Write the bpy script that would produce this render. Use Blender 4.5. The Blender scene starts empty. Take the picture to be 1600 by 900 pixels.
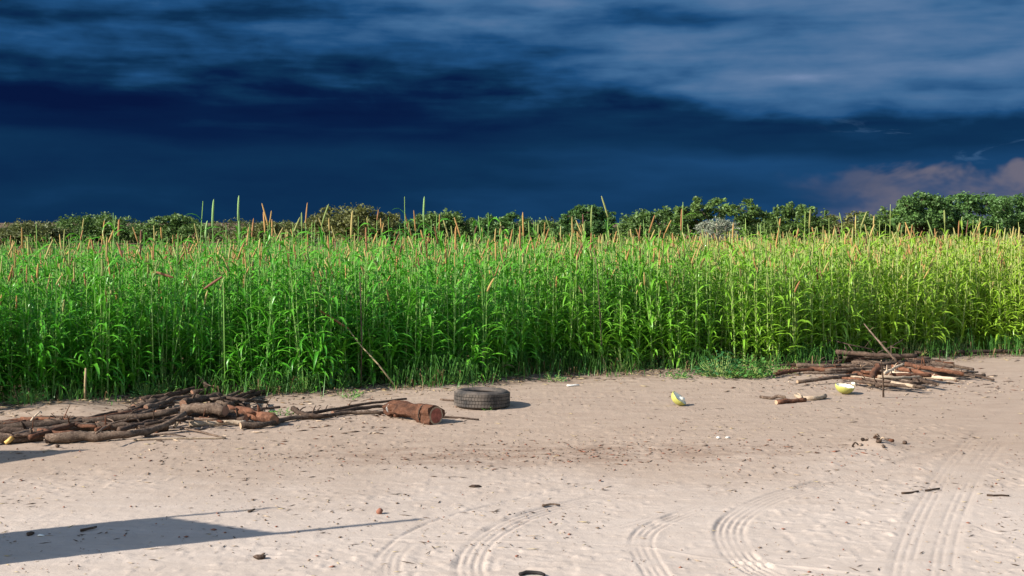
import bpy, math, random
import numpy as np
from mathutils import Vector, Matrix, Euler

scene = bpy.context.scene
COL = scene.collection
R = math.radians
rng = random.Random(7)
nr = np.random.default_rng(11)

# ------------------------------------------------------------------ camera
H = 2.03          # eye height
F = 2000.0        # focal length in photo pixels (photo 1600 wide)
YH = 345.0        # horizon row in the photo
cam_d = bpy.data.cameras.new('camera')
cam_d.sensor_width = 36.0
cam_d.lens = F / 1600 * 36
cam_d.shift_y = -(450 - YH) / 1600
cam_d.clip_start = 0.1
cam_d.clip_end = 4000
cam = bpy.data.objects.new('camera', cam_d)
COL.objects.link(cam)
cam.location = (0, 0, H)
cam.rotation_euler = (R(90), 0, 0)
scene.camera = cam
scene.render.resolution_x = 1024
scene.render.resolution_y = 576

# ------------------------------------------------------------------ view
vs = scene.view_settings
vs.view_transform = 'Standard'
vs.look = 'None'
vs.gamma = 1
vs.exposure = 1.05
vs.use_curve_mapping = False

# ------------------------------------------------------------------ sun
SUN_T = R(26)      # heading of the shadows: right and a little away
SUN_E = R(31)
u2 = (math.cos(SUN_T), math.sin(SUN_T))
sun_d = bpy.data.lights.new('sun', 'SUN')
sun_d.energy = 5.0
sun_d.angle = R(0.55)
sun_d.color = (1.0, 0.93, 0.83)
sun = bpy.data.objects.new('sun', sun_d)
COL.objects.link(sun)
sun.location = (-30, -12, 25)
sun.rotation_euler = Vector((u2[0] * math.cos(SUN_E), u2[1] * math.cos(SUN_E), -math.sin(SUN_E))).to_track_quat('-Z', 'Y').to_euler()

# ------------------------------------------------------------------ world: storm front ahead, clear sky behind
class NT:
    """small helper to wire node trees"""
    def __init__(s, tree):
        s.t = tree
    def n(s, typ, **kw):
        nd = s.t.nodes.new(typ)
        for k, v in kw.items():
            if k.startswith('i_'):
                nd.inputs[k[2:]].default_value = v
            else:
                setattr(nd, k, v)
        return nd
    def l(s, a, b):
        s.t.links.new(a, b)
    def put(s, sock, v):
        if isinstance(v, (int, float)):
            sock.default_value = v
        elif isinstance(v, tuple):
            sock.default_value = v if len(v) == len(sock.default_value) else (*v, 1)
        else:
            s.l(v, sock)
    def math(s, op, a, b=0.0, c=None, clamp=False):
        nd = s.t.nodes.new('ShaderNodeMath')
        nd.operation = op
        nd.use_clamp = clamp
        s.put(nd.inputs[0], a)
        s.put(nd.inputs[1], b)
        if c is not None:
            s.put(nd.inputs[2], c)
        return nd.outputs[0]
    def mix(s, f, a, b, blend='MIX'):
        nd = s.t.nodes.new('ShaderNodeMix')
        nd.data_type = 'RGBA'
        nd.blend_type = blend
        s.put(nd.inputs[0], f)
        s.put(nd.inputs[6], a)
        s.put(nd.inputs[7], b)
        return nd.outputs[2]
    def rng(s, v, a, b, c=0.0, d=1.0, smooth=True):
        nd = s.t.nodes.new('ShaderNodeMapRange')
        nd.interpolation_type = 'SMOOTHSTEP' if smooth else 'LINEAR'
        s.put(nd.inputs[0], v)
        for i, q in enumerate((a, b, c, d)):
            nd.inputs[i + 1].default_value = q
        return nd.outputs[0]
    def noise(s, vec, scale, detail=4.0, rough=0.55, dist=0.0):
        nd = s.t.nodes.new('ShaderNodeTexNoise')
        nd.inputs['Scale'].default_value = scale
        nd.inputs['Detail'].default_value = detail
        nd.inputs['Roughness'].default_value = rough
        nd.inputs['Distortion'].default_value = dist
        if vec is not None:
            s.l(vec, nd.inputs['Vector'])
        return nd.outputs[0]
    def scale(s, vec, sc, off=(0, 0, 0)):
        nd = s.t.nodes.new('ShaderNodeMapping')
        s.l(vec, nd.inputs[0])
        nd.inputs['Scale'].default_value = sc
        nd.inputs['Location'].default_value = off
        return nd.outputs[0]
    def ramp(s, f, stops):
        nd = s.t.nodes.new('ShaderNodeValToRGB')
        e = nd.color_ramp.elements
        while len(e) < len(stops):
            e.new(0.5)
        for q, (p, c) in zip(e, stops):
            q.position = p
            q.color = (*c, 1)
        s.put(nd.inputs[0], f)
        return nd.outputs[0]

world = bpy.data.worlds.new('World')
scene.world = world
world.use_nodes = True
wt = world.node_tree
wt.nodes.clear()
W = NT(wt)
w_out = W.n('ShaderNodeOutputWorld')
w_bg = W.n('ShaderNodeBackground')
W.l(w_bg.outputs[0], w_out.inputs[0])
w_bg.inputs[1].default_value = 0.10
sky = W.n('ShaderNodeTexSky')
sky.sky_type = 'NISHITA'
sky.sun_disc = False
sky.sun_elevation = SUN_E
sky.sun_rotation = math.atan2(-u2[0], -u2[1])
sky.air_density = 1.2
sky.dust_density = 0.6
tc = W.n('ShaderNodeTexCoord')
gen = tc.outputs['Generated']
sp = W.n('ShaderNodeSeparateXYZ')
W.l(gen, sp.inputs[0])
X, Y, Z = sp.outputs
# cloud texture, stretched along the horizon
big = W.noise(W.scale(gen, (2.6, 2.6, 9.0), (3.1, 0.4, 1.7)), 1.7, 2.0, 0.45, 0.15)
mid = W.noise(W.scale(gen, (2.8, 2.8, 12.5), (0.3, 5.4, 2.2)), 2.2, 4.0, 0.48, 0.2)
up = W.noise(W.scale(gen, (2.8, 2.8, 12.5), (0.3, 5.4, 2.33)), 2.2, 4.0, 0.48, 0.2)
emb = W.math('SUBTRACT', mid, up)
fine = W.noise(W.scale(gen, (3.8, 3.8, 10.0), (7.3, 1.4, 0.2)), 6.5, 5.0, 0.55, 0.25)
wob = W.math('MULTIPLY_ADD', W.math('SUBTRACT', big, 0.5), 0.050, W.math('MULTIPLY_ADD', W.math('SUBTRACT', mid, 0.5), 0.030, Z))
wob = W.math('MULTIPLY_ADD', X, 0.035, W.math('MULTIPLY_ADD', W.math('SUBTRACT', fine, 0.5), 0.014, wob))
grad = W.ramp(W.rng(wob, 0.0, 0.5, 0, 1, False), [
    (0.00, (.265,) * 3), (0.105, (.25,) * 3), (0.130, (.15,) * 3), (0.170, (.14,) * 3),
    (0.195, (.28,) * 3), (0.245, (.35,) * 3), (0.30, (.45,) * 3), (0.345, (.60,) * 3), (0.45, (.68,) * 3), (1.0, (.76,) * 3)])
side = W.rng(X, -0.22, 0.36, -0.04, 0.15)
sideh = W.math('MULTIPLY', side, W.rng(Z, 0.00, 0.12, 0.65, 1.0))
txt = W.math('MULTIPLY', W.math('SUBTRACT', mid, 0.5), W.rng(Z, 0.060, 0.110, 0.10, 0.52))
txt2 = W.math('MULTIPLY', W.math('SUBTRACT', fine, 0.5), W.rng(Z, 0.05, 0.12, 0.05, 0.24))
strk = W.noise(W.scale(gen, (2.2, 2.2, 30.0), (4.1, 2.2, 0.6)), 2.4, 4.0, 0.5, 0.3)
txt2 = W.math('MULTIPLY_ADD', W.math('SUBTRACT', strk, 0.5), W.rng(Z, 0.05, 0.10, 0.05, 0.42), txt2)
txt2 = W.math('MULTIPLY_ADD', emb, W.rng(Z, 0.055, 0.11, 0.12, 0.62), txt2)
# paler cloud bank right of centre
gx_ = W.math('MULTIPLY', W.math('SUBTRACT', X, 0.26), 5.0)
gz_ = W.math('MULTIPLY', W.math('SUBTRACT', wob, 0.128), 30.0)
bank = W.math('MULTIPLY', W.rng(W.math('ADD', W.math('MULTIPLY', gx_, gx_), W.math('MULTIPLY', gz_, gz_)), 1.8, 0.0), 0.13)
cval = W.math('ADD', W.math('ADD', W.math('ADD', grad, bank), sideh), W.math('ADD', txt, txt2), clamp=True)
storm = W.ramp(cval, [
    (0.00, (.0020, .0085, .048)), (0.13, (.0025, .0145, .062)), (0.25, (.0046, .032, .092)),
    (0.42, (.014, .076, .205)), (0.60, (.050, .142, .300)), (0.80, (.105, .195, .355)), (1.0, (.20, .28, .46))])
# pinkish far cloud low on the right, lit by the sun
pk = W.noise(W.scale(gen, (5.0, 5.0, 9.0), (1.9, 0.1, 4.0)), 3.1, 4.0, 0.55, 0.3)
pkz = W.rng(W.math('MULTIPLY_ADD', W.math('SUBTRACT', pk, 0.5), -0.085, Z), 0.040, 0.026)
pkx = W.rng(W.math('MULTIPLY_ADD', W.math('SUBTRACT', mid, 0.5), 0.16, X), 0.205, 0.285)
pkm = W.math('MULTIPLY', pkz, pkx)
pkcol = W.mix(W.rng(pk, 0.42, 0.64), (.050, .085, .180), (.160, .150, .200))
storm = W.mix(W.math('MULTIPLY', pkm, 0.92), storm, pkcol)
# a few thin bright wisps where the cloud breaks, right of centre
wn = W.noise(W.scale(gen, (6.0, 6.0, 34.0), (2.2, 0.7, 0.9)), 2.2, 5.0, 0.6, 0.9)
wm = W.math('MULTIPLY', W.rng(wn, 0.60, 0.72), W.math('MULTIPLY', W.rng(X, 0.22, 0.30), W.math('MULTIPLY', W.rng(Z, 0.035, 0.055), W.rng(Z, 0.098, 0.075))))
storm = W.mix(W.math('MULTIPLY', wm, 0.32), storm, (.12, .25, .45))
storm10 = W.n('ShaderNodeVectorMath', operation='SCALE')
W.l(storm, storm10.inputs[0])
storm10.inputs['Scale'].default_value = 10.0 * 2 ** (-vs.exposure)
front = W.rng(W.math('MULTIPLY_ADD', W.math('SUBTRACT', big, 0.5), 0.5, Y), 0.05, 0.55)
W.l(W.mix(front, sky.outputs[0], storm10.outputs[0]), w_bg.inputs[0])

# ------------------------------------------------------------------ helpers
def val_noise(x, y, seed=0):
    """smooth value noise on numpy arrays, 0..1"""
    x = np.asarray(x, float); y = np.asarray(y, float)
    xi = np.floor(x).astype(np.int64); yi = np.floor(y).astype(np.int64)
    fx = x - xi; fy = y - yi
    fx = fx * fx * (3 - 2 * fx); fy = fy * fy * (3 - 2 * fy)
    def h(a, b):
        n = (a * 374761393 + b * 668265263 + seed * 974711) & 0x7fffffff
        n = ((n ^ (n >> 13)) * 1274126177) & 0x7fffffff
        return ((n ^ (n >> 16)) & 0xffff) / 65535.0
    return (h(xi, yi) * (1 - fx) + h(xi + 1, yi) * fx) * (1 - fy) + (h(xi, yi + 1) * (1 - fx) + h(xi + 1, yi + 1) * fx) * fy

def G(px, py, z=0.0):
    """photo pixel -> point of the place at height z"""
    d = F * (H - z) / (py - YH)
    return Vector(((px - 800) / F * d, d, z))

def tag(o, label=None, cat=None, group=None, kind=None):
    if label: o['label'] = label
    if cat: o['category'] = cat
    if group: o['group'] = group
    if kind: o['kind'] = kind
    return o

def empty(name, loc=(0, 0, 0), rz=0.0):
    o = bpy.data.objects.new(name, None)
    o.empty_display_size = 0.05
    COL.objects.link(o)
    o.location = loc
    o.rotation_euler = (0, 0, rz)
    return o

def mesh_obj(name, me, parent=None):
    o = bpy.data.objects.new(name, me)
    COL.objects.link(o)
    if parent is not None:
        o.parent = parent
    return o

class MB:
    """collects geometry for one mesh"""
    def __init__(s):
        s.v = []; s.f = []; s.m = []
    def add(s, verts, faces, mi=0):
        b = len(s.v)
        s.v.extend([tuple(p) for p in verts])
        s.f.extend([tuple(i + b for i in f) for f in faces])
        s.m.extend([mi] * len(faces))
    def tube(s, pts, rad, sides=8, mi=0, cap=True, jit=0.0, r=rng, squash=1.0):
        pts = [Vector(p) for p in pts]
        n = len(pts)
        vs_, fs = [], []
        ref = None
        for i, p in enumerate(pts):
            t = (pts[min(i + 1, n - 1)] - pts[max(i - 1, 0)]).normalized()
            if ref is None:
                ref = Vector((0, 0, 1)) if abs(t.z) < 0.9 else Vector((1, 0, 0))
            a = t.cross(ref).normalized(); b = a.cross(t).normalized()
            ref = b
            rr = rad[i] if isinstance(rad, (list, tuple)) else rad
            for k in range(sides):
                an = 2 * math.pi * k / sides
                q = rr * (1 + r.uniform(-jit, jit))
                vs_.append(p + a * math.cos(an) * q + b * math.sin(an) * q * squash)
        for i in range(n - 1):
            for k in range(sides):
                k2 = (k + 1) % sides
                fs.append((i * sides + k, i * sides + k2, (i + 1) * sides + k2, (i + 1) * sides + k))
        if cap:
            fs.append(tuple(range(sides - 1, -1, -1)))
            fs.append(tuple((n - 1) * sides + k for k in range(sides)))
        s.add(vs_, fs, mi)
    def lathe(s, prof, sides=24, mi=0, closed=False, z0=0.0):
        """prof: list of (radius, z)"""
        n = len(prof)
        vs_ = [(r_ * math.cos(2 * math.pi * k / sides), r_ * math.sin(2 * math.pi * k / sides), z + z0) for r_, z in prof for k in range(sides)]
        fs = []
        for i in range(n if closed else n - 1):
            j = (i + 1) % n
            for k in range(sides):
                k2 = (k + 1) % sides
                fs.append((i * sides + k, i * sides + k2, j * sides + k2, j * sides + k))
        s.add(vs_, fs, mi)
    def box(s, c, d, mi=0, M=None):
        x, y, z = (q / 2 for q in d)
        vs_ = [Vector((a * x, b * y, e * z)) for a in (-1, 1) for b in (-1, 1) for e in (-1, 1)]
        if M is not None: vs_ = [M @ p for p in vs_]
        vs_ = [p + Vector(c) for p in vs_]
        s.add(vs_, [(0, 1, 3, 2), (4, 6, 7, 5), (0, 4, 5, 1), (2, 3, 7, 6), (0, 2, 6, 4), (1, 5, 7, 3)], mi)
    def mesh(s, name, mats, smooth=True):
        me = bpy.data.meshes.new(name)
        me.from_pydata(s.v, [], s.f)
        for m in (mats if isinstance(mats, (list, tuple)) else [mats]):
            me.materials.append(m)
        me.polygons.foreach_set('material_index', s.m)
        if smooth:
            me.polygons.foreach_set('use_smooth', [True] * len(me.polygons))
        me.update()
        return me
    def obj(s, name, mats, parent=None, smooth=True):
        return mesh_obj(name, s.mesh(name, mats, smooth), parent)

def np_mesh(name, verts, faces, mats, smooth=False, mi=None):
    """verts (N,3), faces (M,k) numpy"""
    me = bpy.data.meshes.new(name)
    verts = np.asarray(verts, np.float32); faces = np.asarray(faces, np.int32)
    k = faces.shape[1]
    me.vertices.add(len(verts)); me.vertices.foreach_set('co', verts.ravel())
    me.loops.add(faces.size); me.loops.foreach_set('vertex_index', faces.ravel())
    me.polygons.add(len(faces))
    me.polygons.foreach_set('loop_start', np.arange(0, faces.size, k, dtype=np.int32))
    me.polygons.foreach_set('loop_total', np.full(len(faces), k, np.int32))
    if smooth: me.polygons.foreach_set('use_smooth', np.ones(len(faces), bool))
    for m in (mats if isinstance(mats, (list, tuple)) else [mats]):
        me.materials.append(m)
    if mi is not None: me.polygons.foreach_set('material_index', np.asarray(mi, np.int32))
    me.update(calc_edges=True)
    me.validate()
    return me

def catmull(pts, step=0.05):
    P = [Vector(p) for p in pts]
    P = [P[0] * 2 - P[1]] + P + [P[-1] * 2 - P[-2]]
    out = []
    for i in range(1, len(P) - 2):
        n = max(2, int((P[i + 1] - P[i]).length / step))
        for k in range(n):
            t = k / n
            a, b, c, d = P[i - 1], P[i], P[i + 1], P[i + 2]
            out.append(0.5 * ((2 * b) + (c - a) * t + (2 * a - 5 * b + 4 * c - d) * t * t + (3 * b - a - 3 * c + d) * t ** 3))
    out.append(P[-2])
    return out

# ------------------------------------------------------------------ materials
def material(name):
    m = bpy.data.materials.new(name)
    m.use_nodes = True
    t = m.node_tree
    b = t.nodes['Principled BSDF']
    return m, NT(t), b, t.nodes['Material Output']

def mat_soil():
    m, N, b, out = material('sandy_soil')
    geo = N.n('ShaderNodeNewGeometry')
    P = geo.outputs['Position']
    s = N.n('ShaderNodeSeparateXYZ'); N.l(P, s.inputs[0])
    n1 = N.noise(P, 0.55, 5, 0.6)
    n2 = N.rng(N.noise(N.scale(P, (1.0, 2.6, 1.0)), 2.2, 8, 0.72), .3, .7, 0, 1, False)
    n3 = N.noise(P, 26.0, 5, 0.7)
    pale = N.mix(n2, (.420, .356, .308), (.358, .296, .250))
    tan = N.mix(n2, (.328, .255, .200), (.255, .190, .145))
    # trampled pale yard nearer, browner earth towards the field; the border wanders
    yy = N.math('MULTIPLY_ADD', N.math('SUBTRACT', n1, 0.5), 3.6, N.math('MULTIPLY_ADD', s.outputs[0], -0.10, s.outputs[1]))
    f = N.rng(yy, 8.2, 11.6)
    c = N.mix(f, pale, tan)
    # band of trodden bark and chaff across the middle
    bx = N.math('MULTIPLY', N.math('SUBTRACT', s.outputs[0], 0.4), 0.42)
    by = N.math('MULTIPLY', N.math('SUBTRACT', N.math('MULTIPLY_ADD', s.outputs[0], -0.05, s.outputs[1]), 11.15), 1.9)
    rr = N.math('ADD', N.math('MULTIPLY', bx, bx), N.math('MULTIPLY', by, by))
    bm = N.math('MULTIPLY', N.rng(rr, 1.5, 0.05), N.rng(n2, 0.15, 0.75))
    c = N.mix(N.math('MULTIPLY', bm, 0.42), c, (.15, .092, .062))
    # damp / dark crumbs
    c = N.mix(N.math('MULTIPLY', N.rng(n3, 0.60, 0.74), 0.35), c, (.20, .14, .10))
    # field soil
    ef = N.math('SUBTRACT', s.outputs[1], N.math('MULTIPLY_ADD', s.outputs[0], 0.435, 16.4))
    ef = N.math('MULTIPLY_ADD', N.math('SUBTRACT', n2, 0.5), 0.9, ef)
    c = N.mix(N.rng(ef, -1.1, 0.3), c, (.11, .072, .045))
    N.l(c, b.inputs['Base Color'])
    b.inputs['Roughness'].default_value = 0.97
    b.inputs['Specular IOR Level'].default_value = 0.15
    bn1 = N.noise(P, 42.0, 6, 0.7)
    bn2 = N.noise(P, 150.0, 3, 0.7)
    hgt = N.math('MULTIPLY_ADD', bn2, 0.35, bn1)
    bp = N.n('ShaderNodeBump'); bp.inputs['Strength'].default_value = 0.38; bp.inputs['Distance'].default_value = 0.012
    N.l(hgt, bp.inputs['Height']); N.l(bp.outputs[0], b.inputs['Normal'])
    return m

def mat_leaf(name, base, alt, yellow=None, trans=0.35, rough=0.5, var=0.25):
    """thin leaf: colour varies from plant to plant, light shines through"""
    m, N, b, out = material(name)
    oi = N.n('ShaderNodeObjectInfo')
    geo = N.n('ShaderNodeNewGeometry')
    c = N.mix(oi.outputs['Random'], base, alt)
    if yellow:
        s = N.n('ShaderNodeSeparateXYZ'); N.l(geo.outputs['Position'], s.inputs[0])
        big = N.noise(N.scale(geo.outputs['Position'], (1, 1, 0.3)), 0.5, 3, 0.5)
        gx = N.math('MULTIPLY_ADD', N.math('SUBTRACT', big, 0.5), 7.0, s.outputs[0])
        c = N.mix(N.math('MULTIPLY', N.rng(gx, -2.0, 9.0), 0.72), c, yellow)
    v = N.noise(geo.outputs['Position'], 9.0, 3, 0.6)
    hs = N.n('ShaderNodeHueSaturation')
    N.l(c, hs.inputs['Color'])
    N.l(N.rng(v, 0.2, 0.8, 1 - var, 1 + var, False), hs.inputs['Value'])
    col = hs.outputs[0]
    N.l(col, b.inputs['Base Color'])
    b.inputs['Roughness'].default_value = rough
    b.inputs['Specular IOR Level'].default_value = 0.5
    if trans:
        tr = N.n('ShaderNodeBsdfTranslucent'); N.l(col, tr.inputs[0])
        mx = N.n('ShaderNodeMixShader'); mx.inputs[0].default_value = trans
        N.l(b.outputs[0], mx.inputs[1]); N.l(tr.outputs[0], mx.inputs[2])
        N.l(mx.outputs[0], out.inputs[0])
    return m

def mat_head():
    m, N, b, out = material('millet_seed_head')
    oi = N.n('ShaderNodeObjectInfo')
    geo = N.n('ShaderNodeNewGeometry')
    c = N.ramp(oi.outputs['Random'], [(0.0, (.13, .20, .05)), (0.30, (.28, .26, .085)), (0.52, (.34, .25, .085)),
                                      (0.72, (.34, .19, .055)), (0.90, (.24, .105, .04)), (1.0, (.12, .04, .03))])
    v = N.noise(geo.outputs['Position'], 160.0, 3, 0.7)
    hs = N.n('ShaderNodeHueSaturation'); N.l(c, hs.inputs['Color'])
    N.l(N.rng(v, 0.25, 0.75, 0.6, 1.3, False), hs.inputs['Value'])
    N.l(hs.outputs[0], b.inputs['Base Color'])
    b.inputs['Roughness'].default_value = 0.85
    bp = N.n('ShaderNodeBump'); bp.inputs['Strength'].default_value = 0.7; bp.inputs['Distance'].default_value = 0.004
    N.l(v, bp.inputs['Height']); N.l(bp.outputs[0], b.inputs['Normal'])
    return m

def mat_bark(name, a, c_, hi=None, stretch=(1, 1, 1), sc=16.0, bump=0.8):
    m, N, b, out = material(name)
    geo = N.n('ShaderNodeNewGeometry'); oi = N.n('ShaderNodeObjectInfo')
    P = N.scale(geo.outputs['Position'], stretch)
    n = N.noise(P, sc, 6, 0.7, 0.4)
    n2 = N.noise(P, sc * 4, 4, 0.7)
    c = N.mix(N.rng(n, 0.33, 0.66), a, c_)
    if hi:
        c = N.mix(N.math('MULTIPLY', N.rng(n2, 0.52, 0.7), 0.6), c, hi)
    hs = N.n('ShaderNodeHueSaturation'); N.l(c, hs.inputs['Color'])
    N.l(N.rng(oi.outputs['Random'], 0, 1, 0.65, 1.35, False), hs.inputs['Value'])
    N.l(hs.outputs[0], b.inputs['Base Color'])
    b.inputs['Roughness'].default_value = 0.9
    b.inputs['Specular IOR Level'].default_value = 0.2
    bp = N.n('ShaderNodeBump'); bp.inputs['Strength'].default_value = bump; bp.inputs['Distance'].default_value = 0.012
    N.l(N.math('MULTIPLY_ADD', n2, 0.5, n), bp.inputs['Height']); N.l(bp.outputs[0], b.inputs['Normal'])
    return m

def mat_plain(name, c, rough=0.8, c2=None, sc=12.0, bump=0.0, spec=0.3):
    m, N, b, out = material(name)
    geo = N.n('ShaderNodeNewGeometry')
    n = N.noise(geo.outputs['Position'], sc, 5, 0.65)
    N.l(N.mix(N.rng(n, 0.3, 0.7), c, c2 or tuple(q * 0.7 for q in c)), b.inputs['Base Color'])
    b.inputs['Roughness'].default_value = rough
    b.inputs['Specular IOR Level'].default_value = spec
    if bump:
        bp = N.n('ShaderNodeBump'); bp.inputs['Strength'].default_value = bump; bp.inputs['Distance'].default_value = 0.006
        N.l(n, bp.inputs['Height']); N.l(bp.outputs[0], b.inputs['Normal'])
    return m

M = {}
M['soil'] = mat_soil()
M['leaf'] = mat_leaf('millet_leaf', (.060, .275, .018), (.125, .385, .030), yellow=(.33, .45, .040), rough=.36)
M['stem'] = mat_leaf('millet_stem', (.11, .27, .045), (.20, .33, .08), yellow=(.38, .38, .12), trans=0.0, rough=0.45, var=0.2)
M['dry'] = mat_leaf('dry_stalk', (.42, .34, .19), (.34, .25, .13), trans=0.15, rough=0.8)
M['head'] = mat_head()
M['green_head'] = mat_leaf('green_head', (.13, .24, .07), (.16, .27, .09), trans=0, rough=.8)
M['weed'] = mat_leaf('weed_leaf', (.055, .175, .030), (.09, .215, .030), trans=0.35, rough=0.5)
M['weed_dark'] = mat_leaf('weed_leaf_dark', (.030, .12, .030), (.045, .155, .035), trans=0.35, rough=0.5)
M['dryleaf'] = mat_leaf('dead_leaf', (.16, .095, .045), (.27, .18, .09), trans=0.2, rough=0.9)
M['bark'] = mat_bark('weathered_bark', (.050, .032, .023), (.125, .086, .062), (.25, .20, .155))
M['bark_dark'] = mat_bark('dark_bark', (.030, .019, .014), (.075, .048, .034), (.16, .12, .095))
M['bark_red'] = mat_bark('red_brown_bark', (.045, .020, .012), (.135, .058, .032), (.22, .12, .08), sc=9)
M['bark_pale'] = mat_bark('pale_stripped_wood', (.33, .24, .165), (.44, .345, .25), (.56, .48, .38))
M['cut'] = mat_plain('pale_cut_wood', (.40, .29, .19), 0.9, (.25, .16, .10), 30)
M['cut_red'] = mat_plain('red_heartwood', (.33, .10, .068), 0.8, (.17, .05, .032), 26, 0.4)
M['cut_brown'] = mat_plain('brown_cut_wood', (.24, .13, .085), 0.9, (.15, .08, .05), 26, 0.4)
M['cut_yellow'] = mat_plain('fresh_split_wood', (.62, .42, .13), 0.7, (.52, .32, .10), 30)
M['rubber'] = mat_plain('dusty_rubber', (.020, .019, .019), 0.85, (.105, .085, .070), 6, 0.25, 0.35)
M['rind'] = mat_plain('melon_rind', (.44, .41, .10), 0.5, (.33, .33, .08), 14, 0.0, 0.5)
M['flesh'] = mat_plain('melon_flesh', (.80, .76, .66), 0.6, (.72, .66, .50), 40, 0.2)
M['clod'] = mat_plain('earth_clod', (.25, .19, .15), 0.95, (.15, .11, .085), 30, 0.4)
M['clod_red'] = mat_plain('red_clod', (.24, .105, .07), 0.95, (.16, .065, .045), 30, 0.4)
M['white'] = mat_plain('pale_scrap', (.70, .68, .63), 0.7)
M['black'] = mat_plain('blackened_stick', (.018, .015, .014), 0.8)
M['iron'] = mat_plain('rusty_iron', (.30, .20, .14), 0.6, (.40, .38, .36), 3)
M['thatch'] = mat_plain('thatch', (.33, .26, .15), 0.95, (.22, .17, .10), 25, 0.6)
M['mud'] = mat_plain('mud_wall', (.34, .25, .18), 0.95, None, 5, 0.4)

# ------------------------------------------------------------------ ground
def edge_y(x):
    """front edge of the millet field"""
    x = np.asarray(x, float)
    return 16.25 + 0.41 * x - 0.012 * (x + 1.5) ** 2 * (x < -1.5) + 0.22 * np.sin(x * 1.15 + 0.6) + 0.12 * np.sin(x * 2.9)

def base_h(x, y):
    x = np.asarray(x, float); y = np.asarray(y, float)
    near = np.clip((60 - np.hypot(x, y - 12)) / 30, 0, 1)
    h = 0.050 * (val_noise(x * 0.35, y * 0.35, 3) - 0.5) + 0.008 * (val_noise(x * 1.7, y * 1.7, 5) - 0.5)
    h = h * near
    # heap of spoil behind the left wood pile
    h = h + 0.05 * np.exp(-(((x + 4.75) / 0.42) ** 2 + ((y - 13.75) / 0.35) ** 2)) * (0.6 + 0.8 * val_noise(x * 7, y * 7, 21))
    # low crest along the field edge
    e = y - edge_y(x)
    h = h + 0.035 * np.exp(-((e + 0.05) / 0.4) ** 2)
    # crumbly bump with debris on the right
    c = G(1368, 699)
    h = h + 0.055 * np.exp(-(((x - c.x) / 0.17) ** 2 + ((y - c.y) / 0.20) ** 2))
    return h

def gz(x, y):
    return float(base_h(x, y))

TRACKS = [  # photo points along the middle of a wheel track, groove offsets (m), depth, half width
    ([(737, 905), (733, 884), (743, 858), (765, 836), (800, 816), (838, 801), (880, 789), (960, 771)], [-.075, -.028, .02, .068], .009, .12),
    ([(1035, 912), (1008, 868), (1002, 845), (1014, 826), (1052, 808), (1098, 793)], [-.07, -.02, .02, .065], .008, .10),
    ([(1215, 906), (1165, 876), (1146, 852), (1140, 830), (1149, 811), (1172, 795), (1205, 779), (1252, 765), (1305, 752), (1375, 736), (1450, 717), (1520, 699)], [-.085, -.04, .005, .05, .09], .010, .13),
    ([(1437, 915), (1447, 860), (1463, 810), (1487, 762), (1513, 722), (1543, 688), (1580, 652), (1640, 615)], [-.16, -.10, -.05, .06, .11, .16], .0045, .22),
    ([(612, 912), (611, 885), (618, 864), (640, 846)], [-.05, 0, .04], .006, .09),
    ([(577, 893), (592, 868), (610, 850), (628, 836), (665, 818), (720, 800), (790, 782), (880, 762), (980, 745), (1090, 731)], [0], .011, .03),
    ([(860, 838), (960, 824), (1030, 806), (1120, 784), (1210, 768)], [-.03, .03], .007, .09),
    ([(1500, 812), (1550, 830), (1610, 846)], [0], .009, .03),
    ([(560, 838), (700, 842), (860, 845), (1000, 851), (1100, 868), (1230, 882), (1380, 898)], [-.03], -.010, .07),
    ([(1100, 905), (1220, 880), (1345, 855), (1420, 842)], [0.0], .006, .03),
]

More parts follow.
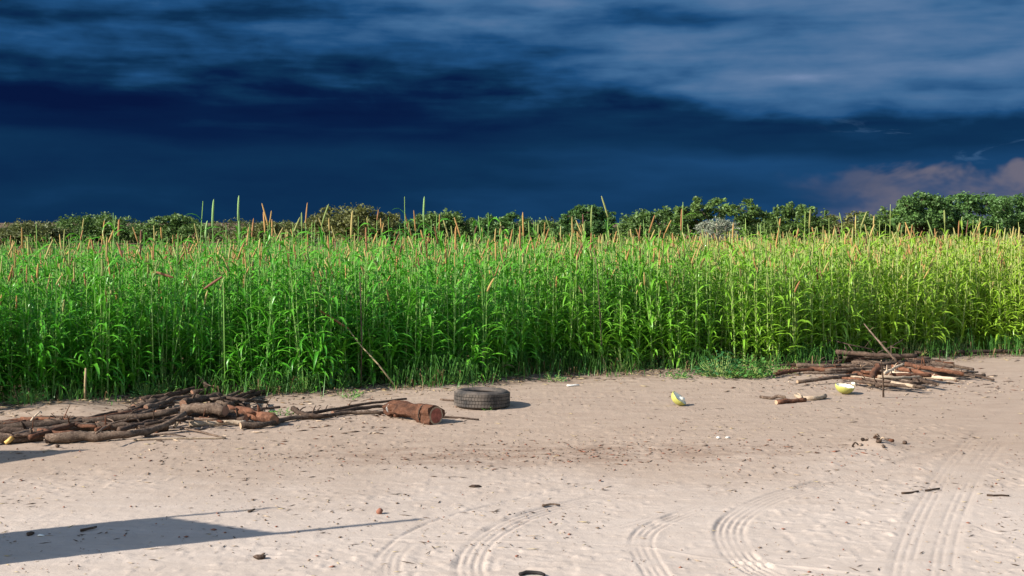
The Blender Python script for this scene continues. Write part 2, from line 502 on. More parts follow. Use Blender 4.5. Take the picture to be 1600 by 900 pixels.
def build_ground():
    def axis(parts):
        out = [parts[0][0]]
        for a, b, st in parts:
            n = max(1, int(round((b - a) / st)))
            out.extend(a + (b - a) * (i + 1) / n for i in range(n))
        return np.array(out)
    xs = axis([(-900, -300, 200), (-300, -60, 40), (-60, -20, 5), (-20, -9, .5), (-9, -4.2, .05), (-4.2, 4.4, .0112), (4.4, 9.5, .045), (9.5, 20, .5), (20, 60, 5), (60, 300, 40), (300, 900, 200)])
    ys = axis([(-80, 0, 10), (0, 5, 1), (5, 6.9, .2), (6.9, 10.0, .0125), (10.0, 13.5, .028), (13.5, 20, .06), (20, 40, 1), (40, 140, 10), (140, 400, 60), (400, 1200, 200)])
    XX, YY = np.meshgrid(xs, ys)
    x = XX.ravel(); y = YY.ravel()
    z = base_h(x, y)
    near = (y > 6) & (y < 22) & (np.abs(x) < 10)
    smooth = np.zeros(len(x))
    tz = np.zeros(len(x))
    for pts, offs, dep, hw in TRACKS:
        line = catmull([G(*p) for p in pts], 0.02)
        L = np.array([(p.x, p.y) for p in line])
        T = np.gradient(L, axis=0); T /= np.linalg.norm(T, axis=1)[:, None]
        lo = L.min(0) - hw - .1; hi = L.max(0) + hw + .1
        idx = np.where((x > lo[0]) & (x < hi[0]) & (y > lo[1]) & (y < hi[1]))[0]
        for ch in np.array_split(idx, max(1, len(idx) // 20000 + 1)):
            if len(ch) == 0: continue
            dx = x[ch][:, None] - L[None, :, 0]; dy = y[ch][:, None] - L[None, :, 1]
            d2 = dx * dx + dy * dy
            k = d2.argmin(1)
            i = np.arange(len(ch))
            s = T[k, 0] * dy[i, k] - T[k, 1] * dx[i, k]      # signed offset
            dist = np.sqrt(d2[i, k])
            endf = np.clip(np.minimum(k, len(L) - 1 - k) / 14.0, 0, 1)
            inside = np.clip((hw - dist) / 0.03, 0, 1) * endf
            worn = np.clip(2.0 * val_noise(x[ch] * 2.1, y[ch] * 2.1, 31) - .1, .30, 1) * np.clip(2.6 * val_noise(x[ch] * 11, y[ch] * 11, 33) - .1, .2, 1)
            prof = np.zeros(len(ch))
            wq = 0.0095 if len(offs) > 1 else 0.015
            for o in offs:
                prof -= dep * np.exp(-((s - o) / wq) ** 2)
            if len(offs) > 2:
                prof += 0.4 * dep * np.exp(-((np.abs(s) - hw + .01) / 0.03) ** 2) - 0.35 * dep * (np.abs(s) < hw - .02)
            on = (dist < hw + .08) & (dist < np.abs(s) + 0.03)
            tz[ch] += np.where(on, prof * endf * worn, 0)
            smooth[ch] = np.maximum(smooth[ch], inside)
    # small crumbs and hoof scuffs away from the wheel tracks
    rough = (0.0025 * (val_noise(x * 8, y * 8, 41) - 0.5) + 0.006 * (val_noise(x * 23, y * 23, 43) - 0.5)
             + 0.010 * np.clip(val_noise(x * 15, y * 15, 47) - 0.68, 0, 1) / 0.32 - 0.007 * np.clip(val_noise(x * 9, y * 9, 49) - 0.76, 0, 1) / 0.24)
    patch = 0.35 + 1.1 * np.clip(val_noise(x * 0.9, y * 1.3, 51), 0, 1)
    z = z + np.where(near, .7 * rough * patch * (1 - 0.85 * smooth) + tz, 0)
    nx, ny = len(xs), len(ys)
    a = (np.arange(ny - 1)[:, None] * nx + np.arange(nx - 1)[None, :]).ravel()
    faces = np.stack([a, a + 1, a + 1 + nx, a + nx], 1)
    me = np_mesh('ground', np.stack([x, y, z], 1), faces, M['soil'], smooth=True)
    return tag(mesh_obj('ground', me), 'pale sandy yard with wheel tracks in front of the field', kind='structure')
build_ground()

# ------------------------------------------------------------------ trees behind the field
def tree_mesh(name, w, h, lobes, n, leaf, mats, r, flat=0.6, zc0=0.35):
    """crown of many small leaf faces gathered in clumps inside several lobes; returns (crown mesh, clump centres)"""
    cl = []
    for (lx, ly, lz, lr, lh) in lobes:
        k = int(14 + 16 * lr / max(w, .1))
        for _ in range(k):
            while True:
                p = Vector((r.uniform(-1, 1), r.uniform(-1, 1), r.uniform(-0.75, 1)))
                if 0.45 < p.length < 1: break
            cl.append((lx + p.x * lr * .86, ly + p.y * lr * .86, lz + p.z * lh * .86, r.uniform(.22, .42) * lr))
    g = np.random.default_rng(r.randrange(1 << 30))
    C = np.array(cl)
    idx = g.integers(0, len(C), n)
    off = g.normal(0, 0.52, (n, 3)); off[:, 2] *= flat
    nm = np.linalg.norm(off, axis=1)[:, None]
    off = np.where(nm > 1.05, off / nm * g.uniform(.6, 1.05, (n, 1)), off)
    P = C[idx, :3] + off * C[idx, 3][:, None]
    P[:, 2] = np.clip(P[:, 2], h * 0.10, h * 1.01)
    a = g.normal(0, 1, (n, 3)); a[:, 2] *= .6; a /= np.linalg.norm(a, axis=1)[:, None]
    b = np.cross(a, g.normal(0, 1, (n, 3))); b /= np.linalg.norm(b, axis=1)[:, None]
    L = leaf * g.uniform(.55, 1.35, (n, 1)); Wd = L * g.uniform(.40, .65, (n, 1))
    V = np.stack([P - a * L, P + b * Wd, P + a * L, P - b * Wd], 1).reshape(-1, 3)
    Fc = np.arange(n * 4).reshape(-1, 4)
    return np_mesh(name, V, Fc, mats, mi=(g.random(n) < 0.28).astype(np.int32)), cl

def make_tree(name, label, cat, group, px, top, hw, d, mats, leaves, seed, lobes=None, leaf=.115, flat=.6, depth=1.0, bark='bark_dark'):
    r = random.Random(seed)
    w = hw / F * d
    h = H + (YH - top) / F * d
    x = (px - 800) / F * d
    root = empty(name, (x, d, 0), 0)
    if lobes is None:
        k = r.randint(4, 6)
        lobes = []
        for i in range(k):
            t = -0.62 + 1.24 * i / (k - 1)
            hh = 1 - 0.26 * abs(t) ** 2 - r.uniform(0, .07)
            if i == k // 2: hh = 1.0
            lobes.append((t * 1.08, r.uniform(-.4, .4), hh, r.uniform(.38, .52)))
        for i in range(6):
            lobes.append((-.7 + .28 * i, r.uniform(-.6, .1), r.uniform(.55, .72), r.uniform(.42, .55)))
    L3 = []
    for (lx, ly, lt, lr) in lobes:
        rad = lr * w
        lh = min(rad * r.uniform(.62, .85), h * .40)
        L3.append((lx * w, ly * w * depth, lt * h - lh, rad, lh))
    me, cl = tree_mesh('crown', w, h, L3, leaves, leaf, mats, r, flat)
    mesh_obj('crown', me, root)
    mb = MB()
    fork = Vector((r.uniform(-.1, .1), 0, h * .22))
    mb.tube([(0, 0, -.1), (r.uniform(-.05, .05), 0, h * .1), fork], [.05 * h, .036 * h, .03 * h], 7, jit=.12)
    for (lx, ly, lz, lr, lh) in L3:
        e = Vector((lx, ly, lz + lh * .3))
        m1 = fork.lerp(e, .5) + Vector((r.uniform(-.15, .15), r.uniform(-.15, .15), -.1 * h * r.random()))
        mb.tube([fork, m1, e], [.022 * h, .015 * h, .006 * h], 5, jit=.1)
    for c in r.sample(cl, min(len(cl), 26)):
        e = Vector(c[:3]); l0 = min(L3, key=lambda q: (Vector(q[:3]) - e).length)
        mb.tube([Vector((l0[0], l0[1], l0[2] + l0[4] * .1)), e], [.008 * h, .003 * h], 4)
    mb.obj('trunk', M[bark], root)
    return tag(root, label, cat, group)

def foliage(name, base, alt):
    return [mat_leaf(name, base, alt, trans=.30, rough=.6, var=.3), mat_leaf(name + '_pale', tuple(q * 1.5 for q in base), tuple(q * 1.5 for q in alt), trans=.30, rough=.6, var=.3)]
FO = {
    'olive': foliage('olive_foliage', (.085, .095, .022), (.105, .112, .026)),
    'green': foliage('green_foliage', (.062, .118, .022), (.080, .140, .027)),
    'deep': foliage('deep_green_foliage', (.052, .120, .026), (.066, .138, .030)),
    'brown': foliage('brownish_foliage', (.062, .080, .020), (.075, .092, .024)),
    'silver': foliage('silvery_foliage', (.20, .22, .16), (.17, .20, .14)),
}
TREES = [  # px, top row, half width px, distance, foliage, label
    (45, 346, 62, 96, 'brown', 'low brownish green bush at the far left end of the tree line'),
    (148, 329, 66, 104, 'green', 'broad dark green tree at left, second from the left end of the tree line'),
    (272, 331, 50, 100, 'green', 'rounded green tree left of the olive dome, behind the tall green spikes'),
    (425, 345, 62, 104, 'olive', 'low olive bush between the rounded green tree and the olive dome'),
    (550, 315, 66, 90, 'olive', 'large dome shaped olive brown tree standing out left of centre'),
    (626, 341, 44, 98, 'deep', 'low dark green tree filling the right foot of the olive dome'),
    (692, 327, 52, 100, 'green', 'flat topped mid green tree just right of the olive dome'),
    (785, 329, 44, 98, 'deep', 'small dark tree with rounded top at the centre of the tree line'),
    (850, 341, 44, 104, 'green', 'low green tree just right of the centre of the tree line'),
    (917, 319, 42, 92, 'deep', 'upright dark green tree with narrow rounded crown right of centre'),
    (1026, 323, 58, 96, 'green', 'rounded mid green tree left of the tall layered tree'),
    (1128, 304, 66, 94, 'green', 'tall layered flat topped tree behind the silvery bush'),
    (1240, 316, 52, 98, 'green', 'mid green tree just right of the tall layered tree'),
    (1322, 329, 58, 104, 'olive', 'low olive green tree below the pink cloud'),
    (1392, 318, 52, 100, 'green', 'olive green tree at the left foot of the tallest dark trees'),
    (1442, 298, 44, 90, 'deep', 'tall dark green tree, left one of the tallest group at right'),
    (1515, 295, 62, 92, 'deep', 'tallest broad dark green tree near the right end of the tree line'),
    (1592, 297, 48, 96, 'deep', 'dark green tree cut by the right edge of the picture'),
]
for i, (px, top, hw, d, fo, lab) in enumerate(TREES):
    lobes = None
    if i == 4:
        lobes = [(0, 0, 1.0, .62), (-.42, .1, .93, .5), (.40, -.1, .94, .5), (-.1, -.3, .86, .6), (.74, .1, .80, .40), (-.76, 0, .78, .38), (.15, -.4, .7, .6), (-.5, -.2, .7, .5), (.6, -.2, .66, .5)]
    if i == 11:
        lobes = [(-.55, 0, .97, .42), (-.05, .1, .93, .42), (.42, -.1, 1.0, .46), (.8, .1, .78, .3), (-.85, 0, .84, .32), (0, -.3, .6, .6), (-.4, .2, .55, .5), (.45, .1, .55, .5)]
    make_tree('tree', lab, 'tree', 'trees along the far side of the field', px, top, hw, d, FO[fo], int(5200 + hw * 90), 100 + i, lobes, flat=.42 if i == 11 else .6)
make_tree('shrub', 'silvery grey bush in front of the tall layered tree', 'bush', None, 1122, 338, 34, 84, FO['silver'], 3600, 300, leaf=.075, bark='bark_pale')
# low thicket between the trunks
for k in range(26):
    px = -30 + 66 * k + rng.uniform(-14, 14)
    make_tree('shrub', 'low dark shrub in the thicket under the tree line', 'bush', 'shrubs of the thicket under the trees', px,
              342 + rng.uniform(-4, 4), rng.uniform(50, 64), rng.uniform(108, 116), FO[rng.choice(['brown', 'brown', 'olive', 'deep', 'green'])], 3000, 400 + k)

# ------------------------------------------------------------------ millet
def leaf_mesh(k, r, mat):
    """arched strap leaf growing along +x, with a folded midrib"""
    L = r.uniform(.20, .46); wd = r.uniform(.014, .023)
    n = 5
    a = r.uniform(R(45), R(80)); bend = r.uniform(R(40), R(140))
    x = z = 0.0
    V = []
    for i in range(n + 1):
        t = i / n
        ang = a - bend * t ** 1.3
        if i:
            x += math.cos(ang) * L / n; z += math.sin(ang) * L / n
        w = wd * (0.55 + 1.6 * t) if t < .28 else wd * (1 - ((t - .28) / .72) ** 2.2)
        tw = math.sin(t * 2.4) * r.uniform(.1, .5)
        V += [(x - w * .2 * math.sin(ang), w * math.cos(tw), z + w * .45 + w * math.sin(tw)), (x, 0, z), (x - w * .2 * math.sin(ang), -w * math.cos(tw), z + w * .45 - w * math.sin(tw))]
    Fc = []
    for i in range(n):
        b = i * 3
        Fc += [(b, b + 1, b + 4, b + 3), (b + 1, b + 2, b + 5, b + 4)]
    mb = MB(); mb.add(V, Fc)
    return mb.mesh('leaf', mat)

def head_mesh(k, r):
    L = r.uniform(.13, .28); rad = r.uniform(.0082, .0128)
    bx = r.uniform(-.02, .02)
    pts, rd = [], []
    for t, q in ((0, .25), (.04, .8), (.3, 1.0), (.65, .95), (.9, .72), (1.0, .22)):
        pts.append((bx * t * t, 0, L * t)); rd.append(rad * q)
    mb = MB(); mb.tube(pts, rd, 7, jit=.10, r=r)
    return mb.mesh('seed_head', M['head'])

LR = random.Random(3)
LEAVES = [leaf_mesh(k, LR, M['leaf']) for k in range(20)]
DRYLEAVES = [leaf_mesh(k, LR, M['dryleaf']) for k in range(3)]
HEADS = [head_mesh(k, LR) for k in range(8)]

def plant_plan(r, hgt, stems=None, head=True, dense=1.0):
    """layout of one plant: list of (kind, mesh, matrix)"""
    out = []
    n = stems or r.choice((1, 1, 2, 2))
    for s in range(n):
        h = hgt * (1 if s == 0 else r.uniform(.72, .97))
        a0 = r.uniform(0, 6.28); lean = r.uniform(.0, .05) if s == 0 else r.uniform(.05, .12)
        bx, by = r.uniform(-.025, .025) * s, r.uniform(-.025, .025) * s
        pts = []
        for i in range(6):
            t = i / 5
            q = lean * h * (t ** 1.4)
            pts.append(Vector((bx + math.cos(a0) * q + r.uniform(-.006, .006), by + math.sin(a0) * q + r.uniform(-.006, .006), h * t - .03 * (i == 0))))
        mb = MB(); mb.tube(pts, [.0068, .0062, .0056, .005, .0045, .004], 5, cap=False, r=r)
        out.append(('stem', mb.mesh('stem', M['stem']), Matrix()))
        def at(t):
            f = t * 5; i = min(4, int(f)); return pts[i].lerp(pts[i + 1], f - i)
        m = int(r.randint(12, 15) * dense)
        az = r.uniform(0, 6.28)
        for i in range(m):
            t = min(.97, .08 + .90 * (i + r.uniform(-.25, .35)) / m)
            az += math.pi + r.uniform(-.7, .7)
            sc = (1.0 if t < .7 else .78) * r.uniform(.75, 1.1)
            me = r.choice(LEAVES) if (t > .2 or r.random() < .9) else r.choice(DRYLEAVES)
            out.append(('leaf', me, Matrix.Translation(at(max(.05, t))) @ Matrix.Rotation(az, 4, 'Z') @ Matrix.Rotation(r.uniform(-.25, .3), 4, 'Y') @ Matrix.Scale(sc, 4)))
        if head and r.random() < .54:
            d = (pts[5] - pts[4]).normalized()
            tilt = d.to_track_quat('Z', 'X').to_matrix().to_4x4()
            if r.random() < .45: tilt = tilt @ Matrix.Rotation(r.uniform(.10, .55), 4, 'Y')
            out.append(('seed_head', r.choice(HEADS), Matrix.Translation(pts[5] - d * .01) @ Matrix.Rotation(r.uniform(0, 6.28), 4, 'Z') @ tilt @ Matrix.Scale(r.uniform(.65, 1.2), 4)))
    return out

def joined(plan, name):
    mb = MB()
    idx = {'millet_leaf': 0, 'millet_stem': 1, 'millet_seed_head': 2, 'dead_leaf': 3}
    for kind, me, mt in plan:
        mi = idx[me.materials[0].name]
        mb.add([mt @ v.co for v in me.vertices], [tuple(p.vertices) for p in me.polygons], mi)
    return mb.mesh(name, [M['leaf'], M['stem'], M['head'], M['dryleaf']])

def place_plant(plan, x, y, rz, sc, label, group, tilt=0.0):
    root = empty('millet_plant', (x, y, gz(x, y) - .01), rz)
    root.rotation_euler = (tilt * math.cos(rz * 3), tilt * math.sin(rz * 3), rz)
    root.scale = (sc, sc, sc)
    for kind, me, mt in plan:
        o = mesh_obj(kind, me, root)
        o.matrix_local = mt
    return tag(root, label, 'millet', group)

PR = random.Random(17)
PLANS = [plant_plan(PR, PR.uniform(1.36, 1.90)) for _ in range(20)]
SHORT = [plant_plan(PR, PR.uniform(.50, 1.15), stems=2, head=False) for _ in range(6)]
GRP = 'millet plants of the front rows'
ZONES = [(70, 'at the left edge of the picture'), (200, 'behind the left end of the left wood pile'), (330, 'behind the middle of the left wood pile'),
         (460, 'behind the right end of the left wood pile'), (580, 'behind the long wavy branch'), (700, 'behind the red log'), (810, 'behind the tyre'),
         (920, 'just right of the tyre'), (1020, 'left of the tilted melon half'), (1100, 'behind the tilted melon half'), (1200, 'behind the pair of dense weeds'),
         (1290, 'behind the left end of the right wood pile'), (1370, 'behind the middle of the right wood pile'), (1450, 'behind the right end of the right wood pile'),
         (1530, 'behind the long dark pole'), (9999, 'at the right edge of the picture')]
def zone(x, y):
    px = 800 + F * x / y
    return next(t for lim, t in ZONES if px < lim)
taken = []
# landmark plants that rise above the rest
TALL = [  # px, row of the tip, depth behind the edge, label
    (332, 320, .9, 'very tall green millet spike left of the tallest one, against the storm sky'),
    (373, 309, .8, 'tallest green millet plant left of centre, its spike high against the dark sky'),
    (672, 312, 1.0, 'tall lone green millet spike right of the dome shaped tree'),
    (321, 336, .7, 'tall green millet plant close left of the very tall green spike'),
    (383, 338, .9, 'tall green millet plant close right of the tallest one'),
    (365, 327, 1.0, 'tall slim millet plant close left of the tallest one'),
    (470, 322, 1.0, 'tall millet plant with slim dark spike just left of the dome shaped tree'),
    (184, 331, .6, 'tall millet plant with thick orange brown head at left'),
    (550, 338, .8, 'tall millet plant rising in front of the dome shaped tree'),
    (929, 325, 1.0, 'tall millet plant with pale spike in front of the upright dark tree'),
    (1064, 330, 1.2, 'tall millet plant with tan spike left of the silvery bush'),
    (1214, 334, 1.3, 'tall slim millet plant right of the silvery bush'),
    (1478, 322, 1.3, 'tall millet plant with pale spike in front of the tallest dark trees'),
]
for k, (px, py, dep, lab) in enumerate(TALL):
    x = 0.0
    y = 15.0
    for _ in range(12):
        y = float(edge_y(x)) + dep; x = (px - 800) / F * y
    tip = H + (YH - py) / F * y
    plan = plant_plan(PR, tip - .27, stems=1, head=False)
    tp = max((mt.translation.z, mt) for kd, me, mt in plan if kd == 'leaf')
    stem = plan[0][1]
    top = Vector((0, 0, 0))
    for v in stem.vertices:
        if v.co.z > top.z: top = v.co.copy()
    hl = Matrix.Translation(Vector((top.x, top.y, top.z - .01))) @ Matrix.Diagonal((1.25, 1.25, .29 / .22, 1))
    hd = HEADS[k % 8].copy()
    if k in (0, 1, 2, 3, 4, 5):
        hd.materials.clear(); hd.materials.append(M['green_head'])
    plan.append(('seed_head', hd, hl))
    place_plant(plan, x, y, 0, 1, lab, None)
    taken.append((x, y))
# front rows, each plant a thing
cnt = 0
tries = 0
while cnt < 290 and tries < 6000:
    tries += 1
    x = PR.uniform(-6.1, 8.9)
    e = float(edge_y(x))
    y = e + .05 + 0.85 * PR.random() ** 1.4
    if abs(x) > .4 * y + .25: continue
    if any((x - a) ** 2 + (y - b) ** 2 < .0070 for a, b in taken): continue
    taken.append((x, y))
    if y < e + .22 and PR.random() < .45:
        place_plant(PR.choice(SHORT), x, y, PR.uniform(0, 6.28), PR.uniform(.75, 1.1), 'young headless millet plant ' + zone(x, y), 'young millet plants at the field edge', .06)
    else:
        place_plant(PR.choice(PLANS), x, y, PR.uniform(0, 6.28), PR.uniform(.80, 1.16), 'grown front row millet plant ' + zone(x, y), GRP, .05)
    cnt += 1

# the rest of the field: one mass, instanced
VARS = bpy.data.collections.new('millet_variants')
for k in range(18):
    me = joined(PLANS[k] if k < 15 else SHORT[k - 15], 'millet_variant')
    o = bpy.data.objects.new('v%02d' % k, me)
    VARS.objects.link(o)

def scatter_object(name, pts, rot, scl, idx, coll):
    me = bpy.data.meshes.new(name)
    me.vertices.add(len(pts)); me.vertices.foreach_set('co', np.asarray(pts, np.float32).ravel())
    a = me.attributes.new('rot', 'FLOAT_VECTOR', 'POINT'); a.data.foreach_set('vector', np.asarray(rot, np.float32).ravel())
    a = me.attributes.new('scl', 'FLOAT_VECTOR', 'POINT'); a.data.foreach_set('vector', np.asarray(scl, np.float32).ravel())
    a = me.attributes.new('idx', 'INT', 'POINT'); a.data.foreach_set('value', np.asarray(idx, np.int32))
    o = mesh_obj(name, me)
    ng = bpy.data.node_groups.new(name + '_nodes', 'GeometryNodeTree')
    ng.interface.new_socket('Geometry', in_out='INPUT', socket_type='NodeSocketGeometry')
    ng.interface.new_socket('Geometry', in_out='OUTPUT', socket_type='NodeSocketGeometry')
    gi = ng.nodes.new('NodeGroupInput'); go = ng.nodes.new('NodeGroupOutput')
    ci = ng.nodes.new('GeometryNodeCollectionInfo')
    ci.inputs['Collection'].default_value = coll
    ci.inputs['Separate Children'].default_value = True
    ci.inputs['Reset Children'].default_value = True
    ip = ng.nodes.new('GeometryNodeInstanceOnPoints')
    ip.inputs['Pick Instance'].default_value = True
    def attr(nm, ty):
        n = ng.nodes.new('GeometryNodeInputNamedAttribute'); n.data_type = ty; n.inputs['Name'].default_value = nm
        return next(s for s in n.outputs if s.name == 'Attribute' and s.enabled)
    L = ng.links.new
    L(gi.outputs[0], ip.inputs['Points']); L(ci.outputs[0], ip.inputs['Instance'])
    L(attr('idx', 'INT'), ip.inputs['Instance Index'])
    L(attr('rot', 'FLOAT_VECTOR'), ip.inputs['Rotation']); L(attr('scl', 'FLOAT_VECTOR'), ip.inputs['Scale'])
    L(ip.outputs[0], go.inputs[0])
    md = o.modifiers.new('scatter', 'NODES'); md.node_group = ng
    return o

def field_points():
    P = []
    for (d0, d1, dens) in ((.0, .55, 26), (.55, 3.0, 26), (3.0, 8.0, 13), (8.0, 20.0, 7), (20.0, 38.0, 4)):
        n = int((d1 - d0) * 90 * dens)
        x = nr.uniform(-45, 45, n); y = edge_y(np.clip(x, -14, 16)) + nr.uniform(d0, d1, n)
        keep = np.abs(x) < .42 * y + 1.0
        P.append(np.stack([x[keep], y[keep]], 1))
    # the outermost rows beyond the frame, so that the field does not stop at the picture edge
    for lo, hi in ((-11, -6.1), (8.9, 14)):
        n = int((hi - lo) * 1.0 * 22)
        x = nr.uniform(lo, hi, n); y = edge_y(x) + nr.uniform(0, 1, n)
        P.append(np.stack([x, y], 1))
    return np.concatenate(P)
FP = field_points()
nF = len(FP)
back = FP[:, 1] - edge_y(np.clip(FP[:, 0], -14, 16))
hs = np.clip(nr.normal(1.0, .115, nF), .68, 1.26) * np.clip(1.0 - 0.022 * np.clip(back - 1, 0, 100), .76, 1) * (0.95 + 0.10 * val_noise(FP[:, 0] * .5, FP[:, 1] * .5, 61))
ws = nr.uniform(.9, 1.15, nF)
lean = np.where(nr.random(nF) < .08, .16, .04)
fo = scatter_object('millet_field', np.column_stack([FP, base_h(FP[:, 0], FP[:, 1]) - .01]),
                    np.column_stack([nr.normal(0, 1, nF) * lean, nr.normal(0, 1, nF) * lean, nr.uniform(0, 6.28, nF)]),
                    np.column_stack([ws, ws, hs]), np.where(nr.random(nF) < np.where(back < .55, .45, .9), nr.integers(0, 15, nF), nr.integers(15, 18, nF)), VARS)
tag(fo, 'dense field of ripening pearl millet behind the front rows', kind='stuff')

# bent and dead stalks that stand out
def stalk(name, label, pts, rad, mat, head=None):
    root = empty(name, pts[0])
    o = Vector(pts[0])
    mb = MB(); mb.tube([Vector(p) - o for p in pts], rad, 6, jit=.05)
    mb.obj('stem', mat, root)
    if head:
        a, b = Vector(head[0]) - o, Vector(head[1]) - o
        mb = MB(); mb.tube([a.lerp(b, t) for t in (0, .05, .35, .7, .93, 1)], [.004, .012, .015, .0145, .010, .003], 8, jit=.1)
        mb.obj('seed_head', M['head'], root)
    return tag(root, label, 'stalk')
def PD(px, py, d):
    return Vector(((px - 800) / F * d, d, H - (py - YH) / F * d))
b0 = G(622, 611, .0)
stalk('dead_stalk', 'pale dry stalk leaning left into the millet left of the tyre', [G(624, 612, -.01), PD(590, 568, b0.y - .02), PD(560, 536, b0.y + .02), PD(543, 512, b0.y + .05)], [.011, .010, .008, .005], M['dry'],
      (PD(545, 514, b0.y + .05), PD(498, 484, b0.y + .05)))
d_ = float(edge_y(-4.0)) - .1
stalk('bent_stalk', 'bent millet stalk with orange head hanging sideways at left', [(PD(240, 610, d_).x, d_, 0.0), PD(238, 500, d_), PD(236, 445, d_), PD(240, 428, d_), PD(247, 425, d_)], [.008, .007, .006, .005, .004], M['stem'],
      (PD(244, 425, d_), PD(272, 434, d_)))
d_ = float(edge_y(-3.1)) - .1
stalk('bent_stalk', 'bent millet stalk with slanting brown head right of the orange one', [(PD(352, 606, d_).x, d_, 0.0), PD(350, 500, d_), PD(349, 440, d_), PD(347, 432, d_)], [.008, .007, .006, .004], M['stem'],
      (PD(348, 432, d_), PD(318, 452, d_)))
d_ = float(edge_y(.95)) - .05
stalk('dead_stalk', 'dark dead stalk standing upright in the field right of centre', [(PD(942, 590, d_).x, d_, 0.0), PD(938, 500, d_), PD(934, 430, d_), PD(925, 365, d_)], [.008, .007, .006, .004], M['bark'],
      None)
d_ = float(edge_y(-1.9)) - .05
stalk('dead_stalk', 'dark brown dead stalk standing upright left of the tyre', [(PD(564, 600, d_).x, d_, 0.0), PD(565, 520, d_), PD(563, 450, d_), PD(562, 425, d_)], [.008, .008, .007, .006], M['bark'],
      None)
d_ = float(edge_y(-5)) - .12
stalk('dead_stalk', 'dry yellowish stalk standing at the edge left of the wood pile', [(PD(133, 640, d_).x, d_, 0.0), PD(133, 600, d_), PD(134, 575, d_)], [.013, .012, .010], M['dry'], None)

# ------------------------------------------------------------------ weeds along the edge
def weed_meshes(r, n, rad, h, leaf, mat, round_=True):
    """foliage of small rounded leaves on short runners; returns (foliage, stems)"""
    mb, ms = MB(), MB()
    for k in range(n):
        a = r.uniform(0, 6.28); q = rad * math.sqrt(r.random())
        x, y = q * math.cos(a), q * math.sin(a)
        z = h * (1 - (q / rad) ** 2 * .75) * r.uniform(.15, 1.0)
        s = leaf * r.uniform(.6, 1.3)
        E = Euler((r.uniform(-.7, .7), r.uniform(-.7, .7), r.uniform(0, 6.28))).to_matrix()
        m = 6
        ring = [E @ Vector((s * (1 + math.cos(6.283 * i / m)), s * .75 * math.sin(6.283 * i / m), s * .18 * abs(math.sin(6.283 * i / m)))) + Vector((x, y, z)) for i in range(m)]
        mb.add(ring, [tuple(range(m))])
        if k % 3 == 0:
            ms.tube([(x * .35, y * .35, -.02), (x * .8, y * .8, z * .6), (x, y, z)], [.004, .003, .0015], 4, cap=False)
    return mb, ms
WR = random.Random(5)
def weed(label, group, x, y, n, rad, h, leaf, mat):
    root = empty('weed', (x, y, gz(x, y)))
    f, s = weed_meshes(WR, n, rad, h, leaf, M[mat])
    f.obj('foliage', M[mat], root, smooth=False); s.obj('stem', M['stem'], root)
    return tag(root, label, 'weed', group)
for px, py, n, rad, h, lf, lab in (
        (1128, 590, 420, .38, .34, .023, 'dense broad leaved weed left one of the pair on the field edge right of centre'),
        (1172, 591, 360, .32, .28, .023, 'dense broad leaved weed right one of the pair on the field edge right of centre'),
        (1215, 585, 120, .26, .14, .018, 'low green weed at the left foot of the right wood pile'),
        (1060, 592, 90, .24, .12, .016, 'low green weed above the left melon half'),
        (1585, 546, 380, .45, .38, .024, 'bushy bluish green weed at the right edge of the picture'),
        (1530, 547, 220, .34, .26, .021, 'low green weed behind the long dark pole'),
        (645, 600, 90, .24, .22, .014, 'small feathery weed behind the red log'),
        (700, 604, 110, .26, .20, .014, 'small weed at the field edge just left of the tyre'),
        (548, 622, 60, .17, .11, .013, 'small weed growing among the sticks left of the red log'),
        (437, 648, 50, .15, .09, .013, 'small weed between the left pile and the long wavy branch'),
        (762, 643, 22, .07, .06, .011, 'tiny weed in front of the tyre'),
        (866, 597, 60, .18, .14, .016, 'dark little weed at the field edge right of the tyre')):
    p = G(px, py)
    weed(lab, None, p.x, p.y, n, rad, h, lf, 'weed_dark' if px > 1500 or px in (1128, 866) else 'weed')
for k in range(70):
    x = WR.uniform(-5.6, 8.0); y = float(edge_y(x)) + WR.uniform(-.12, .30)
    weed('low leafy weed in the millet ' + zone(x, y), 'weeds at the foot of the millet', x, y, WR.randint(50, 110), WR.uniform(.16, .30), WR.uniform(.14, .42), WR.uniform(.012, .020), WR.choice(['weed', 'weed', 'weed_dark']))

